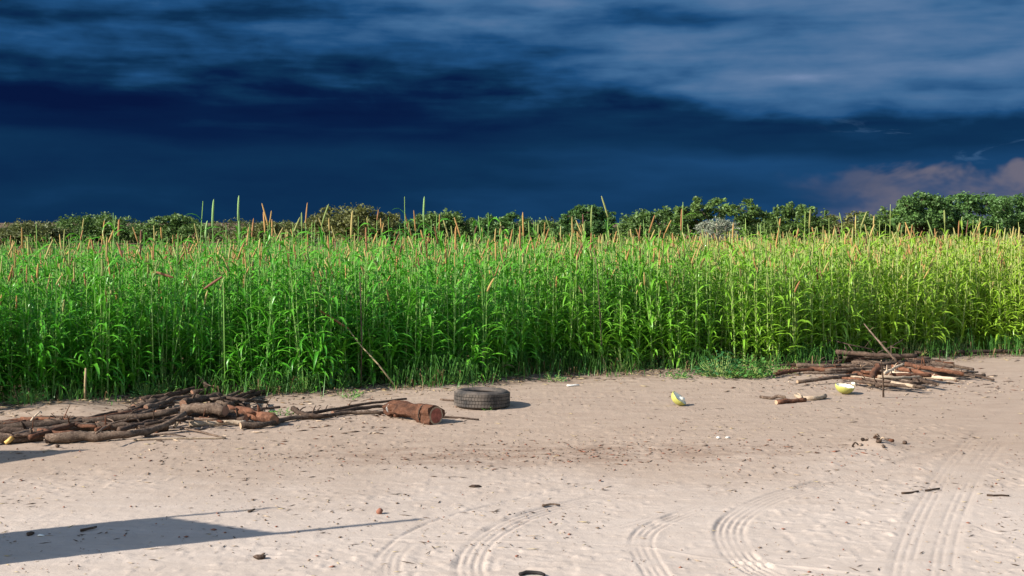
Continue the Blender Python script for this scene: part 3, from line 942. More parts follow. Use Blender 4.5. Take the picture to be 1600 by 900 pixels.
# ------------------------------------------------------------------ firewood
def wood(name, label, cat, pts, rad, mat, group=None, cut='cut', ends=(True, True), sides=9, jit=.10, knots=0, twigs=()):
    """a log or branch: bark mesh with its cut ends as parts; pts are points of the place"""
    P = catmull(pts, max(.05, (Vector(pts[-1]) - Vector(pts[0])).length / 14))
    n = len(P)
    r0, r1 = rad if isinstance(rad, tuple) else (rad, rad)
    rr = []
    for i in range(n):
        rr.append((r0 + (r1 - r0) * i / (n - 1)) * (1 + rng.uniform(-.07, .07)))
    for _ in range(knots):
        rr[rng.randrange(1, n - 1)] *= 1.3
    o = P[0].copy()
    Q = [p - o + (Vector((rng.uniform(-1, 1), rng.uniform(-1, 1), rng.uniform(-.6, .6))) * rr[i] * .38 if 0 < i < n - 1 else Vector()) for i, p in enumerate(P)]
    mb = MB(); mb.tube(Q, rr, sides, jit=jit)
    for a, b, tr in twigs:
        a, b = Vector(a) - o, Vector(b) - o
        mb.tube([a, a.lerp(b, .5) + Vector((rng.uniform(-.02, .02), 0, rng.uniform(-.01, .02))), b], [tr, tr * .8, tr * .5], 6, jit=.1)
    if n > 6 and (P[-1] - P[0]).length > .5:
        for _ in range(rng.randint(0, 3)):
            i = rng.randrange(2, n - 2); q = Q[i]
            dr = Vector((rng.uniform(-1, 1), rng.uniform(-.8, .3), rng.uniform(.1, .9))).normalized() * rng.uniform(.05, .16)
            mb.tube([q, q + dr * .6 + Vector((0, 0, .01)), q + dr], [rr[i] * .42, rr[i] * .3, rr[i] * .18], 5, jit=.15)
    root = mb.obj(name, M[mat])
    root.location = o
    for e, (i, j) in enumerate(((0, 1), (n - 1, n - 2))):
        if not ends[e]: continue
        t = (Q[i] - Q[j]).normalized()
        c = MB(); a = t.orthogonal().normalized(); b = t.cross(a)
        k = 10
        c.add([Q[i] + t * .003] + [Q[i] + t * .002 + (a * math.cos(6.283 * q / k) + b * math.sin(6.283 * q / k)) * rr[i] * rng.uniform(.82, .95) for q in range(k)],
              [(0, q + 1, (q + 1) % k + 1) for q in range(k)])
        c.obj('cut_end', M[cut], root, smooth=False)
    return tag(root, label, cat, group)

def gp(px, py, z):
    p = G(px, py, z)
    p.z += gz(p.x, p.y)
    return p
LP = 'firewood of the left pile'
RP = 'firewood of the right pile'
def LW(name, label, pts, rad, mat, **k):
    wood(name, label, k.pop('cat', 'log' if name == 'log' else 'branch'), [gp(*p) for p in pts], (rad[0] * .84, rad[1] * .80), mat, group=LP, **{'cut': rng.choice(['cut', 'cut_brown', 'cut_brown']), **k})

LW('log', 'long log along the front of the left pile, its right end bending upwards', [(72, 685, .05), (130, 683, .05), (200, 680, .05), (242, 672, .06), (268, 660, .10), (290, 647, .15)], (.055, .028), 'bark', knots=2)
LW('log', 'grey log at the very left end of the front of the pile', [(-40, 686, .045), (20, 684, .045), (66, 681, .045)], (.045, .05), 'bark')
LW('branch', 'long grey branch crossing the left pile from the picture edge to its middle', [(-40, 668, .09), (60, 664, .09), (150, 657, .10), (215, 653, .12), (278, 643, .17)], (.045, .032), 'bark', knots=1)
LW('branch', 'thin dark branch at the back of the left pile by the picture edge', [(-40, 658, .04), (30, 660, .04), (130, 656, .04), (200, 655, .04)], (.03, .02), 'bark_dark')
LW('log', 'grey log in the second layer of the left pile', [(52, 674, .07), (110, 668, .07), (152, 667, .07)], (.045, .05), 'bark')
LW('log', 'pale section of log behind the long front log', [(150, 667, .07), (180, 666, .07), (213, 665, .07)], (.05, .04), 'bark')
LW('log', 'dark log lying under the long crossing branch', [(-30, 675, .05), (30, 673, .05), (75, 672, .05)], (.05, .045), 'bark_dark')
LW('log', 'short dark log in the gap right of the pale section', [(215, 672, .04), (262, 668, .04)], (.045, .05), 'bark_dark')
LW('branch', 'forked twig leaning over the middle of the left pile', [(150, 678, .14), (178, 662, .17), (215, 655, .19)], (.013, .009), 'bark', twigs=[(gp(178, 662, .17), gp(168, 655, .20), .008)], ends=(False, False))
LW('branch', 'short pale twig standing up in front of the left pile', [(272, 669, .03), (281, 656, .10), (289, 648, .13)], (.020, .014), 'bark_pale', twigs=[(gp(279, 659, .08), gp(262, 664, .07), .012)])
LW('log', 'short thick grey log on top of the left pile with a brown cut end', [(284, 640, .14), (318, 640, .14), (352, 643, .13)], (.062, .072), 'bark', cut='cut_brown')
LW('log', 'thick log in the left pile whose reddish round end faces the yard', [(209, 642, .075), (228, 638, .08), (262, 627, .09)], (.085, .075), 'bark', cut='cut_brown')
LW('log', 'dark log on the back of the left pile', [(220, 626, .05), (262, 620, .06), (312, 610, .07)], (.045, .035), 'bark_dark')
LW('branch', 'crooked grey branch across the back of the left pile', [(228, 637, .12), (255, 630, .13), (276, 622, .14), (304, 618, .14)], (.034, .024), 'bark')
LW('log', 'long black branch rising to the right behind the left pile', [(300, 617, .05), (350, 611, .05), (390, 606, .06), (432, 601, .06)], (.042, .026), 'bark_dark')
LW('log', 'dark branch under the long black one behind the left pile', [(335, 626, .04), (380, 622, .04), (428, 612, .04)], (.040, .030), 'bark_dark')
LW('branch', 'broken fork pointing up from the top of the left pile', [(322, 608, .10), (314, 597, .16), (304, 588, .20)], (.032, .020), 'bark', twigs=[(gp(318, 602, .13), gp(330, 606, .13), .012)])
LW('log', 'knobbly grey log behind the short thick one', [(286, 631, .12), (312, 623, .13), (345, 618, .13)], (.055, .040), 'bark', knots=2)
LW('log', 'dark stump of a branch right of the short thick log', [(350, 632, .06), (372, 634, .06), (388, 636, .06)], (.065, .05), 'bark_dark')
LW('log', 'reddish brown log sloping down at the right end of the left pile', [(356, 641, .09), (392, 648, .08), (428, 657, .065)], (.058, .066), 'bark_red')
LW('log', 'dark log under the sloping reddish one', [(300, 652, .05), (345, 652, .05), (384, 656, .045)], (.05, .045), 'bark_dark')
LW('log', 'pale log at the front right foot of the left pile', [(296, 664, .035), (340, 662, .035), (384, 661, .035)], (.034, .03), 'bark_pale')
LW('branch', 'grey branch lying flat in front of the sloping reddish log', [(376, 666, .04), (410, 664, .04), (440, 658, .04)], (.042, .025), 'bark')
LW('branch', 'long wavy branch reaching from the left pile to the red log', [(420, 662, .03), (462, 653, .03), (500, 651, .03), (545, 645, .03), (600, 645, .03)], (.030, .020), 'bark')
LW('branch', 'short dark curved branch behind the long wavy one', [(458, 638, .05), (468, 645, .05), (492, 650, .05), (512, 650, .04)], (.035, .025), 'bark_dark')
LW('branch', 'dark branch running towards the red log from behind', [(470, 648, .04), (520, 640, .04), (570, 632, .05), (635, 625, .06)], (.022, .015), 'bark_dark')
LW('branch', 'second dark branch close behind the red log', [(520, 646, .03), (565, 638, .04), (612, 634, .04)], (.03, .02), 'bark_dark')
LW('branch', 'thin straight stick lying in front of the left pile', [(208, 689, .01), (280, 687, .012), (352, 686, .012)], (.011, .009), 'bark_pale', ends=(False, False))
LW('branch', 'thin stick sloping to the right before the left pile', [(288, 671, .03), (320, 678, .015), (352, 686, .012)], (.013, .010), 'bark', ends=(False, False))
LW('branch', 'thin crooked twig in front of the left pile', [(226, 683, .01), (262, 680, .03), (290, 684, .012)], (.012, .008), 'bark', ends=(False, False))
LW('wood_chip', 'bright yellow freshly split piece of wood leaning on the left pile', [(8, 691, .015), (20, 682, .06)], (.022, .030), 'cut_yellow', cut='cut_yellow', cat='wood')
LW('branch', 'thin pale twig sticking out behind the left pile by the picture edge', [(46, 660, .04), (56, 648, .10), (63, 642, .13)], (.012, .008), 'bark_pale', ends=(False, False))
for k in range(44):    # smaller pieces inside the pile
    px = rng.uniform(0, 400); py = 672 - .07 * px + rng.uniform(-16, 8)
    L = rng.uniform(18, 62); s = rng.uniform(-.30, .12); zz = rng.uniform(.03, .10)
    mt = rng.choice(['bark', 'bark_dark', 'bark_dark', 'bark_red'])
    LW('branch', {'bark': 'small grey', 'bark_red': 'small reddish', 'bark_dark': 'small dark'}[mt] + ' piece of firewood in the ' + ('left' if px < 140 else 'middle' if px < 270 else 'right') + ' third of the left pile', [(px - L, py - s * L, zz), (px, py + rng.uniform(-4, 4), zz + .01), (px + L, py + s * L, zz + .02)], (rng.uniform(.018, .034), rng.uniform(.012, .024)), mt, ends=(rng.random() < .3, rng.random() < .3))

for k in range(16):    # dark tangle on the crest of the pile
    px = rng.uniform(215, 420); py = 636 - .10 * (px - 215) + rng.uniform(-8, 10)
    px = min(px, 385); L = rng.uniform(16, 48); sl = rng.uniform(-.55, .30); zz = rng.uniform(.05, .13)
    mt = rng.choice(['bark_dark', 'bark_dark', 'bark'])
    LW('branch', ('black' if mt == 'bark_dark' else 'grey') + ' stick in the tangle on the crest of the left pile, ' + ('left' if px < 310 else 'right') + ' half',
       [(px - L, py - sl * L, zz), (px, py + rng.uniform(-4, 4), zz + .02), (px + L, py + sl * L, .03)], (rng.uniform(.014, .034), rng.uniform(.010, .022)), mt, ends=(False, rng.random() < .3))

# big red-brown log next to the tyre
def red_log():
    a, b = gp(602, 638, .082), gp(681, 648, .094)
    o = Vector((a.x, a.y, 0))
    root = empty('log', o)
    n = 16
    pts, rad = [], []
    for i in range(n):
        t = i / (n - 1)
        pts.append(a.lerp(b, t) - o + Vector((0, 0, .010 * math.sin(t * 5))))
        rad.append((.070 + .020 * t) * (1 + .09 * math.sin(t * 7 + .8) + .04 * math.sin(t * 19)) * (1.10 if t > .86 else 1) * (.72 if t < .03 else 1))
    mb = MB(); mb.tube(pts, rad, 20, jit=.06)
    for q, v in enumerate(mb.v):
        i, k = divmod(q, 20)
        v = Vector(v); c0 = pts[i]
        g = 1 + .16 * math.sin(3 * 6.283 * k / 20 + i * .35) + .10 * math.sin(5 * 6.283 * k / 20 - i * .5) - (.35 * max(0, math.sin(6.283 * k / 20 + 1)) if i < 3 else 0)
        mb.v[q] = tuple(c0 + (v - c0) * g)
    mb.obj('bark', M['bark_red'], root, smooth=False)
    t = (pts[-1] - pts[-2]).normalized()
    x = t.orthogonal().normalized(); y = t.cross(x)
    def disc(name, r0, off, mat, dent):
        c = MB(); k = 20
        c.add([pts[-1] + t * (off - dent)] + [pts[-1] + t * off + (x * math.cos(6.283 * q / k) + y * math.sin(6.283 * q / k)) * r0 * rng.uniform(.93, 1.03) for q in range(k)], [(0, q + 1, (q + 1) % k + 1) for q in range(k)])
        return c.obj(name, M[mat], root, smooth=False)
    disc('sapwood', .093, .004, 'cut', 0)
    disc('heartwood', .076, .007, 'cut_red', .0)
    # pale bast band round the cut end, and a pale scar on the other end
    for q in (3,):
        c = MB(); p = pts[-1 - q]; rq = rad[-1 - q] * 1.1
        ring = [p + (x * math.cos(6.283 * k / 24) + y * math.sin(6.283 * k / 24)) * rq for k in range(25)]
        c.tube(ring, .008, 5, cap=False, jit=.3)
        c.obj('bark_band', M['bark' if q == 2 else 'bark_dark'], root)
    c = MB()
    sc = pts[1]
    ring = [sc + Vector((.012 + .028 * math.cos(6.283 * k / 10) * rng.uniform(.8, 1.2), -rad[1] * 1.05 + .012 * abs(math.sin(6.283 * k / 10)), .010 + .042 * math.sin(6.283 * k / 10) * rng.uniform(.8, 1.2))) for k in range(10)]
    c.add(ring, [tuple(range(10))]); c.obj('bare_scar', M['white'], root, smooth=False)
    c = MB(); p = pts[4]
    c.tube([p, p + Vector((-.03, -.05, -.075))], [.03, .018], 7, jit=.1)
    c.obj('branch_stub', M['bark_red'], root)
    return tag(root, 'thick red brown log with a red cut face beside the tyre', 'log')
red_log()
p = gp(690, 651, .01)
wood('branch', 'thin dark stick on the ground pointing right from the red log', 'branch', [gp(676, 652, .012), gp(710, 653, .012), gp(748, 656, .012)], (.013, .008), 'bark_dark', ends=(False, False))
wood('branch', 'thin stick on the ground between the red log and the tyre', 'branch', [gp(688, 626, .012), gp(712, 628, .012)], (.012, .010), 'bark', ends=(False, False))

# right pile
def RW(name, label, pts, rad, mat, **k):
    wood(name, label, k.pop('cat', 'log' if name == 'log' else 'branch'), [gp(*p) for p in pts], (rad[0] * .72, rad[1] * .72), mat, group=RP, **k)
RW('log', 'dark log along the top of the right pile', [(1306, 553, .20), (1370, 556, .20), (1432, 557, .19)], (.045, .040), 'bark_dark')
RW('log', 'long dark pole lying along the field edge right of the pile', [(1430, 556, .06), (1500, 554, .05), (1560, 552, .05), (1640, 551, .05)], (.042, .035), 'bark_dark')
RW('branch', 'pale pole leaning up into the millet from the right pile', [(1402, 567, .16), (1378, 540, .38), (1350, 507, .62)], (.026, .010), 'bark')
RW('branch', 'thin upright stake stuck in the ground before the right pile', [(1380, 623, -.03), (1380, 592, .22), (1377, 562, .46)], (.017, .010), 'bark')
RW('log', 'short thick stub standing in front of the right pile with a pale cut end', [(1359, 599, .045), (1364, 586, .12), (1372, 572, .20)], (.050, .060), 'bark_red')
RW('log', 'pale ended stick at the upper left of the right pile', [(1282, 563, .06), (1330, 565, .08), (1380, 570, .09)], (.045, .04), 'bark')
RW('log', 'long stick with a pale left end low on the left of the right pile', [(1266, 578, .06), (1310, 580, .07), (1350, 586, .07), (1392, 591, .06)], (.046, .035), 'bark_red')
RW('log', 'grey stick across the left half of the right pile', [(1245, 575, .05), (1300, 573, .07), (1352, 571, .09)], (.038, .032), 'bark')
RW('log', 'brown log sloping down on the right half of the right pile', [(1394, 574, .14), (1436, 582, .11), (1474, 592, .06)], (.045, .040), 'bark_red')
RW('log', 'second brown log sloping down behind the first on the right half', [(1415, 570, .14), (1460, 577, .12), (1506, 585, .08)], (.045, .036), 'bark_red')
RW('branch', 'dark stick poking out of the right end of the right pile', [(1440, 584, .06), (1490, 584, .06), (1528, 582, .05)], (.026, .014), 'bark_dark')
RW('branch', 'pale stripped stick across the front of the right pile', [(1372, 588, .14), (1405, 590, .12), (1440, 588, .10)], (.028, .024), 'bark_pale')
RW('branch', 'pale broken stick lying over the middle of the right pile', [(1380, 585, .15), (1398, 575, .19), (1412, 569, .21)], (.026, .018), 'bark_pale')
RW('branch', 'thin branch sprouting left over the top of the right pile', [(1365, 548, .22), (1330, 542, .28), (1300, 537, .31), (1272, 533, .32)], (.014, .006), 'bark_dark', ends=(False, False), twigs=[(gp(1300, 537, .31), gp(1285, 545, .27), .006)])
RW('branch', 'thin dark twig pointing up right over the right pile', [(1372, 552, .20), (1392, 543, .26), (1412, 533, .31)], (.014, .007), 'bark_dark', ends=(False, False), twigs=[(gp(1392, 543, .26), gp(1407, 545, .25), .008)])
RW('log', 'pale round ended billet at the upper middle of the right pile', [(1318, 561, .13), (1326, 559, .15), (1350, 556, .17)], (.040, .036), 'bark')
for k in range(40):
    v = rng.random()
    py = 560 + 40 * v
    hwid = 60 + 70 * math.sin(math.pi * min(1, v * .9 + .12))
    px = 1372 + rng.uniform(-hwid, hwid)
    L = rng.uniform(28, 62); s = rng.uniform(-.10, .16) + (px - 1372) * .0006
    z0 = max(.03, .15 * (1 - abs(px - 1375) / 150) * (1 - abs(v - .5)))
    mt = rng.choice(['bark', 'bark', 'bark', 'bark_dark', 'bark_pale', 'bark_red', 'bark_dark'])
    RW('branch', {'bark': 'grey', 'bark_red': 'reddish brown', 'bark_dark': 'dark', 'bark_pale': 'pale'}[mt] + ' stick in the ' + ('left' if px < 1340 else 'middle' if px < 1405 else 'right') + ' third of the right pile', [(px - L, py - s * L, z0), (px, py + rng.uniform(-2, 2), z0 + .01), (px + L, py + s * L, z0)], (rng.uniform(.018, .042), rng.uniform(.016, .034)), mt, ends=(rng.random() < .5, rng.random() < .5))
# small driftwood pieces left of the right pile
wood('branch', 'pale crooked branch lying alone left of the right melon half', 'branch', [gp(1243, 617, .02), gp(1252, 621, .02), (gp(1270, 622, .025)), gp(1290, 618, .03)], (.022, .026), 'bark_pale', twigs=[(gp(1252, 621, .03), gp(1245, 613, .07), .014)])
wood('branch', 'short brown stick in front of the pale crooked branch', 'branch', [gp(1213, 628, .022), gp(1236, 626, .022), gp(1259, 624, .022)], (.028, .024), 'bark_red')
wood('branch', 'bent stub left of the short brown stick', 'branch', [gp(1188, 619, .015), gp(1208, 621, .02), gp(1216, 618, .04), gp(1226, 620, .04)], (.016, .020), 'bark')
# loose sticks in the yard
for lab, pts, rd, mt in (
        ('black curved stick at the bottom edge of the picture', [(812, 897, .010), (822, 894, .014), (838, 894, .014), (851, 898, .010)], .012, 'black'),
        ('small brown twig on the wheel track right of centre', [(848, 789, .008), (860, 786, .010), (875, 788, .008)], .008, 'bark'),
        ('dark twig lying right of the curved track', [(1409, 771, .008), (1422, 770, .009), (1435, 768, .008)], .009, 'bark_dark'),
        ('short dark twig beside the wide wheel track', [(1446, 767, .008), (1468, 764, .008)], .008, 'bark_dark'),
        ('dark stick right of the wide wheel track', [(1542, 774, .008), (1577, 775, .008)], .009, 'bark_dark'),
        ('grey twig near the tip of the long shadow', [(388, 802, .007), (398, 798, .012)], .009, 'bark'),
        ('small dark twig lying inside the shadow', [(126, 834, .010), (140, 831, .013), (151, 828, .016)], .010, 'bark_dark'),
        ('pale stick on the ground at the field edge right of the tyre', [(886, 604, .015), (905, 603, .015)], .014, 'white'),
        ('thin pale stick leaning at the field edge right of centre', [(944, 587, .01), (943, 560, .20)], .008, 'bark_pale')):
    wood('twig', lab, 'twig', [gp(*q) for q in pts], (rd, rd * .7), mt, ends=(False, False), sides=6)

# ------------------------------------------------------------------ tyre
def tyre():
    c = G(753, 637, 0)
    z0 = gz(c.x, c.y)
    root = empty('tyre', (c.x, c.y, z0 - .008), R(12))
    root.rotation_euler = (R(-1.2), R(.8), R(12))
    Ro, Ri, w = .305, .195, .195
    mb = MB()
    # carcass profile, lying flat: outer tread face, shoulders, sidewalls, beads, hollow inside
    prof = [(Ro - .012, .028), (Ro - .028, .012), (Ro - .06, .002), (Ri + .03, .010), (Ri + .006, .024), (Ri, .034), (Ri + .004, .044), (Ri + .045, .040), (Ro - .05, .050), (Ro - .024, .075),
            (Ro - .021, w / 2), (Ro - .024, w - .075), (Ro - .05, w - .05), (Ri + .045, w - .040), (Ri + .004, w - .044), (Ri, w - .034), (Ri + .006, w - .024), (Ri + .03, w - .010), (Ro - .06, w - .002), (Ro - .028, w - .012), (Ro - .012, w - .028)]
    mb.lathe(prof, 56, closed=True)
    mb.obj('carcass', M['rubber'], root)
    # worn tread: ribs split into blocks on the outside
    ribs = [(.030, .058), (.064, .094), (.101, .131), (.137, .165)]
    for k, (a, b) in enumerate(ribs):
        mb = MB(); nb = 56
        for q in range(nb):
            a0 = 6.283 * (q + .04 + .25 * (k % 2)) / nb; a1 = 6.283 * (q + .94 + .25 * (k % 2)) / nb
            V = []
            for rr in (Ro - .016, Ro):
                for an in (a0, a1):
                    for zz in (a, b):
                        V.append((rr * math.cos(an), rr * math.sin(an), zz))
            mb.add(V, [(4, 6, 7, 5), (0, 4, 5, 1), (2, 3, 7, 6), (0, 2, 6, 4), (1, 5, 7, 3)])
        mb.obj('tread_rib', M['rubber'], root, smooth=False)
    # raised ring on the upper sidewall
    mb = MB()
    mb.tube([((Ri + .05) * math.cos(6.283 * k / 56), (Ri + .05) * math.sin(6.283 * k / 56), w - .005) for k in range(57)], .004, 5, cap=False)
    mb.obj('sidewall_ring', M['rubber'], root)
    return tag(root, 'black worn car tyre lying flat on the sand by the field', 'tyre')
tyre()

# ------------------------------------------------------------------ melon halves
def melon(label, px, py, rad, tilt, rz, chunk):
    p = G(px, py)
    root = empty('melon_half', (p.x, p.y, gz(p.x, p.y) + .002))
    E = Euler((tilt[0], tilt[1], rz)).to_matrix().to_4x4()
    prof = [(.0005, 0)] + [(rad * math.sin(R(a)), rad * .92 * (1 - math.cos(R(a)))) for a in (12, 25, 40, 55, 70, 83, 90)]
    inner = [(rad * .90 * math.sin(R(a)), rad * .92 - rad * .70 * math.cos(R(a)) * 0.35) for a in (90, 70, 45, 20)] + [(.0005, rad * .92 - rad * .245)]
    mb = MB(); mb.lathe(prof + [(rad * .94, rad * .925)], 26); o = mb.obj('rind', M['rind'], root)
    for v in o.data.vertices:
        v.co.x *= 1.12; v.co.y *= .97; v.co.z += .004 * math.sin(v.co.x * 60) * (v.co.z > rad * .8)
    mb = MB(); mb.lathe([(rad * .935, rad * .928)] + inner, 26); f = mb.obj('flesh', M['flesh'], root)
    for v in f.data.vertices:
        v.co.x *= 1.12; v.co.y *= .97; v.co.z += rng.uniform(-.004, .004)
    lift = 0
    for q in (o, f):
        q.matrix_local = E
    lo = min((E @ v.co).z for v in o.data.vertices)
    for q in (o, f):
        q.location.z -= lo
    if chunk:
        c = MB()
        c.add(*chunk_geo(rad * .62, rng, (1.25, .9, .75)))
        ch = c.obj('flesh_lump', M['flesh'], root)
        ch.location = chunk
    return tag(root, label, 'melon')

def chunk_geo(r_, rg, sc=(1, 1, 1), sub=2):
    """lumpy stone shape: (verts, faces)"""
    V, Fc = [], []
    nlat, nlon = 5, 8
    V.append(Vector((0, 0, -1)))
    for i in range(1, nlat):
        th = math.pi * i / nlat
        for j in range(nlon):
            ph = 2 * math.pi * (j + .5 * (i % 2)) / nlon
            V.append(Vector((math.sin(th) * math.cos(ph), math.sin(th) * math.sin(ph), -math.cos(th))))
    V.append(Vector((0, 0, 1)))
    V = [Vector((v.x * sc[0], v.y * sc[1], v.z * sc[2])) * r_ * rg.uniform(.8, 1.15) for v in V]
    for j in range(nlon):
        Fc.append((0, 1 + (j + 1) % nlon, 1 + j))
        for i in range(nlat - 2):
            a = 1 + i * nlon
            Fc.append((a + j, a + (j + 1) % nlon, a + nlon + (j + 1) % nlon, a + nlon + j))
        a = 1 + (nlat - 2) * nlon
        Fc.append((a + j, a + (j + 1) % nlon, len(V) - 1))
    return V, Fc
melon('yellow green melon half sitting upright like a bowl near the right wood pile', 1318, 615, .105, (R(10), R(6), 0), .3, None)
melon('tilted yellow melon half with white flesh lying in the middle of the yard', 1054, 634, .088, (R(24), R(38), 0), .2, (.055, .0, .060))

def stone(name, label, px, py, r_, mat, sc=(1, 1, .8), cat='stone', group=None):
    p = G(px, py)
    mb = MB(); mb.add(*chunk_geo(r_, rng, sc))
    o = mb.obj(name, M[mat])
    o.location = (p.x, p.y, gz(p.x, p.y) + r_ * sc[2] * .75)
    o.rotation_euler.z = rng.uniform(0, 6.28)
    return tag(o, label, cat, group)
stone('melon_piece', 'small white piece of melon behind the upright melon half', 1334, 602, .040, 'flesh', (1, .8, .8), 'melon')
stone('clod', 'round reddish clod of earth alone on the pale sand left of centre', 593, 803, .024, 'clod_red', (1, 1, .95), 'clod')
stone('clod', 'small dark clod just above the shadow by the wood pile', 90, 699, .025, 'bark_dark', (1.1, .8, .7), 'clod')
stone('clod', 'dark flat clod inside the big shadow at left', 47, 841, .028, 'bark_dark', (1.2, .8, .45), 'clod')
stone('scrap', 'pale scrap inside the big shadow at left', 64, 843, .020, 'white', (1.2, .8, .4), 'scrap')
stone('scrap', 'left one of two tiny white scraps in the middle of the yard', 1122, 686, .024, 'white', (1.2, .7, .45), 'scrap')
stone('scrap', 'right one of two tiny white scraps in the middle of the yard', 1137, 686, .022, 'white', (1.2, .7, .45), 'scrap')
stone('clod', 'brown lump of dung at the lower left of the yard', 406, 874, .032, 'bark_dark', (1.4, .8, .45), 'clod')
stone('clod', 'dark clump of litter right of the reddish clod', 742, 760, .032, 'bark_dark', (1.6, .8, .35), 'clod')
# crumbly debris heap on the right
for k in range(14):
    a = rng.uniform(0, 6.28); q = rng.uniform(0, 1)
    stone('clod', 'dark crumb on the little debris heap at the right of the yard', 1372 + 44 * q * math.cos(a), 699 + 8 * q * math.sin(a), rng.uniform(.012, .026), rng.choice(['clod', 'bark_dark', 'bark_red', 'bark_dark']), (1.3, .9, .7), 'clod', 'crumbs of the debris heap')
for k, (a, b, c) in enumerate(((1332, 701, 1341), (1376, 697, 1384), (1366, 695, 1374))):
    wood('twig', 'bent twig on the little debris heap at the right of the yard', 'twig', [gp(a, b, .03), gp((a + c) / 2, b - 6, .075), gp(c, b - 2, .05)], (.008, .006), ('bark_dark', 'bark_pale', 'bark')[k], group='twigs on the debris heap', ends=(False, False), sides=6)

# ------------------------------------------------------------------ loose matter on the ground
def scatter_bits(name, label, n, sampler, size, mats, flat, elong):
    """thousands of tiny crumbs / bits of straw in one mesh"""
    g = nr
    xy = sampler(n)
    n = len(xy)
    s = size[0] * (size[1] / size[0]) ** (g.random(n) ** 2.2)
    el = g.uniform(elong[0], elong[1], n)
    V0 = np.array([(1, 0, 0), (0, 1, 0), (-1, 0, 0), (0, -1, 0), (0, 0, 1), (0, 0, -1)], float)
    F0 = np.array([(0, 1, 4), (1, 2, 4), (2, 3, 4), (3, 0, 4), (1, 0, 5), (2, 1, 5), (3, 2, 5), (0, 3, 5)])
    V = V0[None] * g.uniform(.65, 1.3, (n, 6, 1))
    V = V * np.stack([s * el, s, s * flat], 1)[:, None, :]
    a = g.uniform(0, 6.283, n)
    ca, sa = np.cos(a)[:, None], np.sin(a)[:, None]
    x = V[:, :, 0] * ca - V[:, :, 1] * sa + xy[:, 0:1]
    y = V[:, :, 0] * sa + V[:, :, 1] * ca + xy[:, 1:2]
    z = V[:, :, 2] + (base_h(xy[:, 0], xy[:, 1]) + s * flat * .5 + .003)[:, None]
    Fc = (F0[None] + (np.arange(n) * 6)[:, None, None]).reshape(-1, 3)
    mi = np.repeat(g.integers(0, len(mats), n), 8)
    me = np_mesh(name, np.stack([x, y, z], 2).reshape(-1, 3), Fc, mats, mi=mi)
    return tag(mesh_obj(name, me), label, kind='stuff')

def in_yard(n, clump=0.5):
    # even over the picture's depth, in loose clusters
    y = 6.8 + (15.5 - 6.8) * nr.random(n * 4) ** 1.1
    x = nr.uniform(-1, 1, n * 4) * (.42 * y + .3)
    d = val_noise(x * 1.1, y * 1.5, 71) * .6 + val_noise(x * 4.1, y * 4.1, 73) * .4
    keep = (d + nr.uniform(-clump, clump) * 0 > nr.uniform(.25, .80, n * 4)) & (y < edge_y(x) + .2)
    return np.stack([x[keep], y[keep]], 1)[:n]

def chaff_band(n):
    x = nr.normal(.6, 1.5, n); y = 11.15 + .05 * x + nr.normal(0, .35, n)
    return np.stack([x, y], 1)

def edge_strip(n):
    x = nr.uniform(-6.5, 9, n); y = edge_y(x) - np.abs(nr.normal(0, .42, n)) + .2
    return np.stack([x, y], 1)

def pile_strip(n):
    k = n // 2
    x1 = nr.uniform(-5.2, -1.2, k); y1 = 12.9 + .25 * (x1 + 3) + nr.normal(0, .65, k)
    x2 = nr.normal(4.9, 1.0, n - k); y2 = 16.2 + nr.normal(0, .6, n - k)
    return np.concatenate([np.stack([x1, y1], 1), np.stack([x2, y2], 1)])

scatter_bits('crumbs', 'small crumbs of earth strewn over the sandy yard', 2400, in_yard, (.003, .012), [M['clod'], M['clod'], M['clod'], M['clod'], M['bark'], M['clod_red']], .6, (1, 2.2))
scatter_bits('straw_bits', 'bits of straw and twig strewn over the sandy yard', 1700, in_yard, (.0025, .006), [M['bark_dark'], M['bark'], M['bark_pale'], M['dry']], .6, (4, 11))
scatter_bits('chaff', 'brown bark chaff trodden into the middle of the yard', 700, chaff_band, (.004, .012), [M['clod_red'], M['bark_red'], M['bark'], M['clod']], .5, (1.5, 5))
scatter_bits('edge_litter', 'dry stalk litter along the edge of the field', 5200, edge_strip, (.004, .013), [M['dry'], M['dryleaf'], M['bark'], M['clod']], .6, (2, 11))
scatter_bits('bark_litter', 'splinters and bark litter around the wood piles', 1500, pile_strip, (.004, .014), [M['bark'], M['bark_red'], M['bark_dark'], M['bark_pale']], .6, (2, 8))

# dry grass and leaf tangle at the foot of the field
def tangle(name, label, n, mat, hmax, xr=(-6.3, 8.8)):
    x = nr.uniform(*xr, n); y = edge_y(x) + nr.normal(.0, .20, n)
    cl = .6 * val_noise(x * 1.6, y * 1.6, 81) + .4 * val_noise(x * 5, y * 5, 83)
    keep = cl > nr.uniform(.42, .70, n)
    x, y = x[keep], y[keep]; n = len(x)
    a = nr.uniform(0, 6.283, n); h = hmax * nr.uniform(.25, 1, n) ** 1.5 * (.5 + .8 * val_noise(x * 2.2, y * 2.2, 85)); l = h * nr.uniform(.3, 1.2, n); w = nr.uniform(.003, .006, n)
    dx, dy = np.cos(a), np.sin(a)
    z = base_h(x, y) - .01
    P0 = np.stack([x, y, z], 1); P1 = np.stack([x + dx * l * .4, y + dy * l * .4, z + h], 1); P2 = np.stack([x + dx * l, y + dy * l, z + h * nr.uniform(.3, 1.0, n)], 1)
    S = np.stack([-dy * w, dx * w, np.zeros(n)], 1)
    V = np.stack([P0 - S, P0 + S, P1 - S, P1 + S, P2], 1).reshape(-1, 3)
    b = np.arange(n)[:, None] * 5
    Fc = np.concatenate([b + np.array([[0, 1, 3]]), b + np.array([[0, 3, 2]]), b + np.array([[2, 3, 4]])])
    return tag(mesh_obj(name, np_mesh(name, V, Fc, M[mat])), label, kind='stuff')
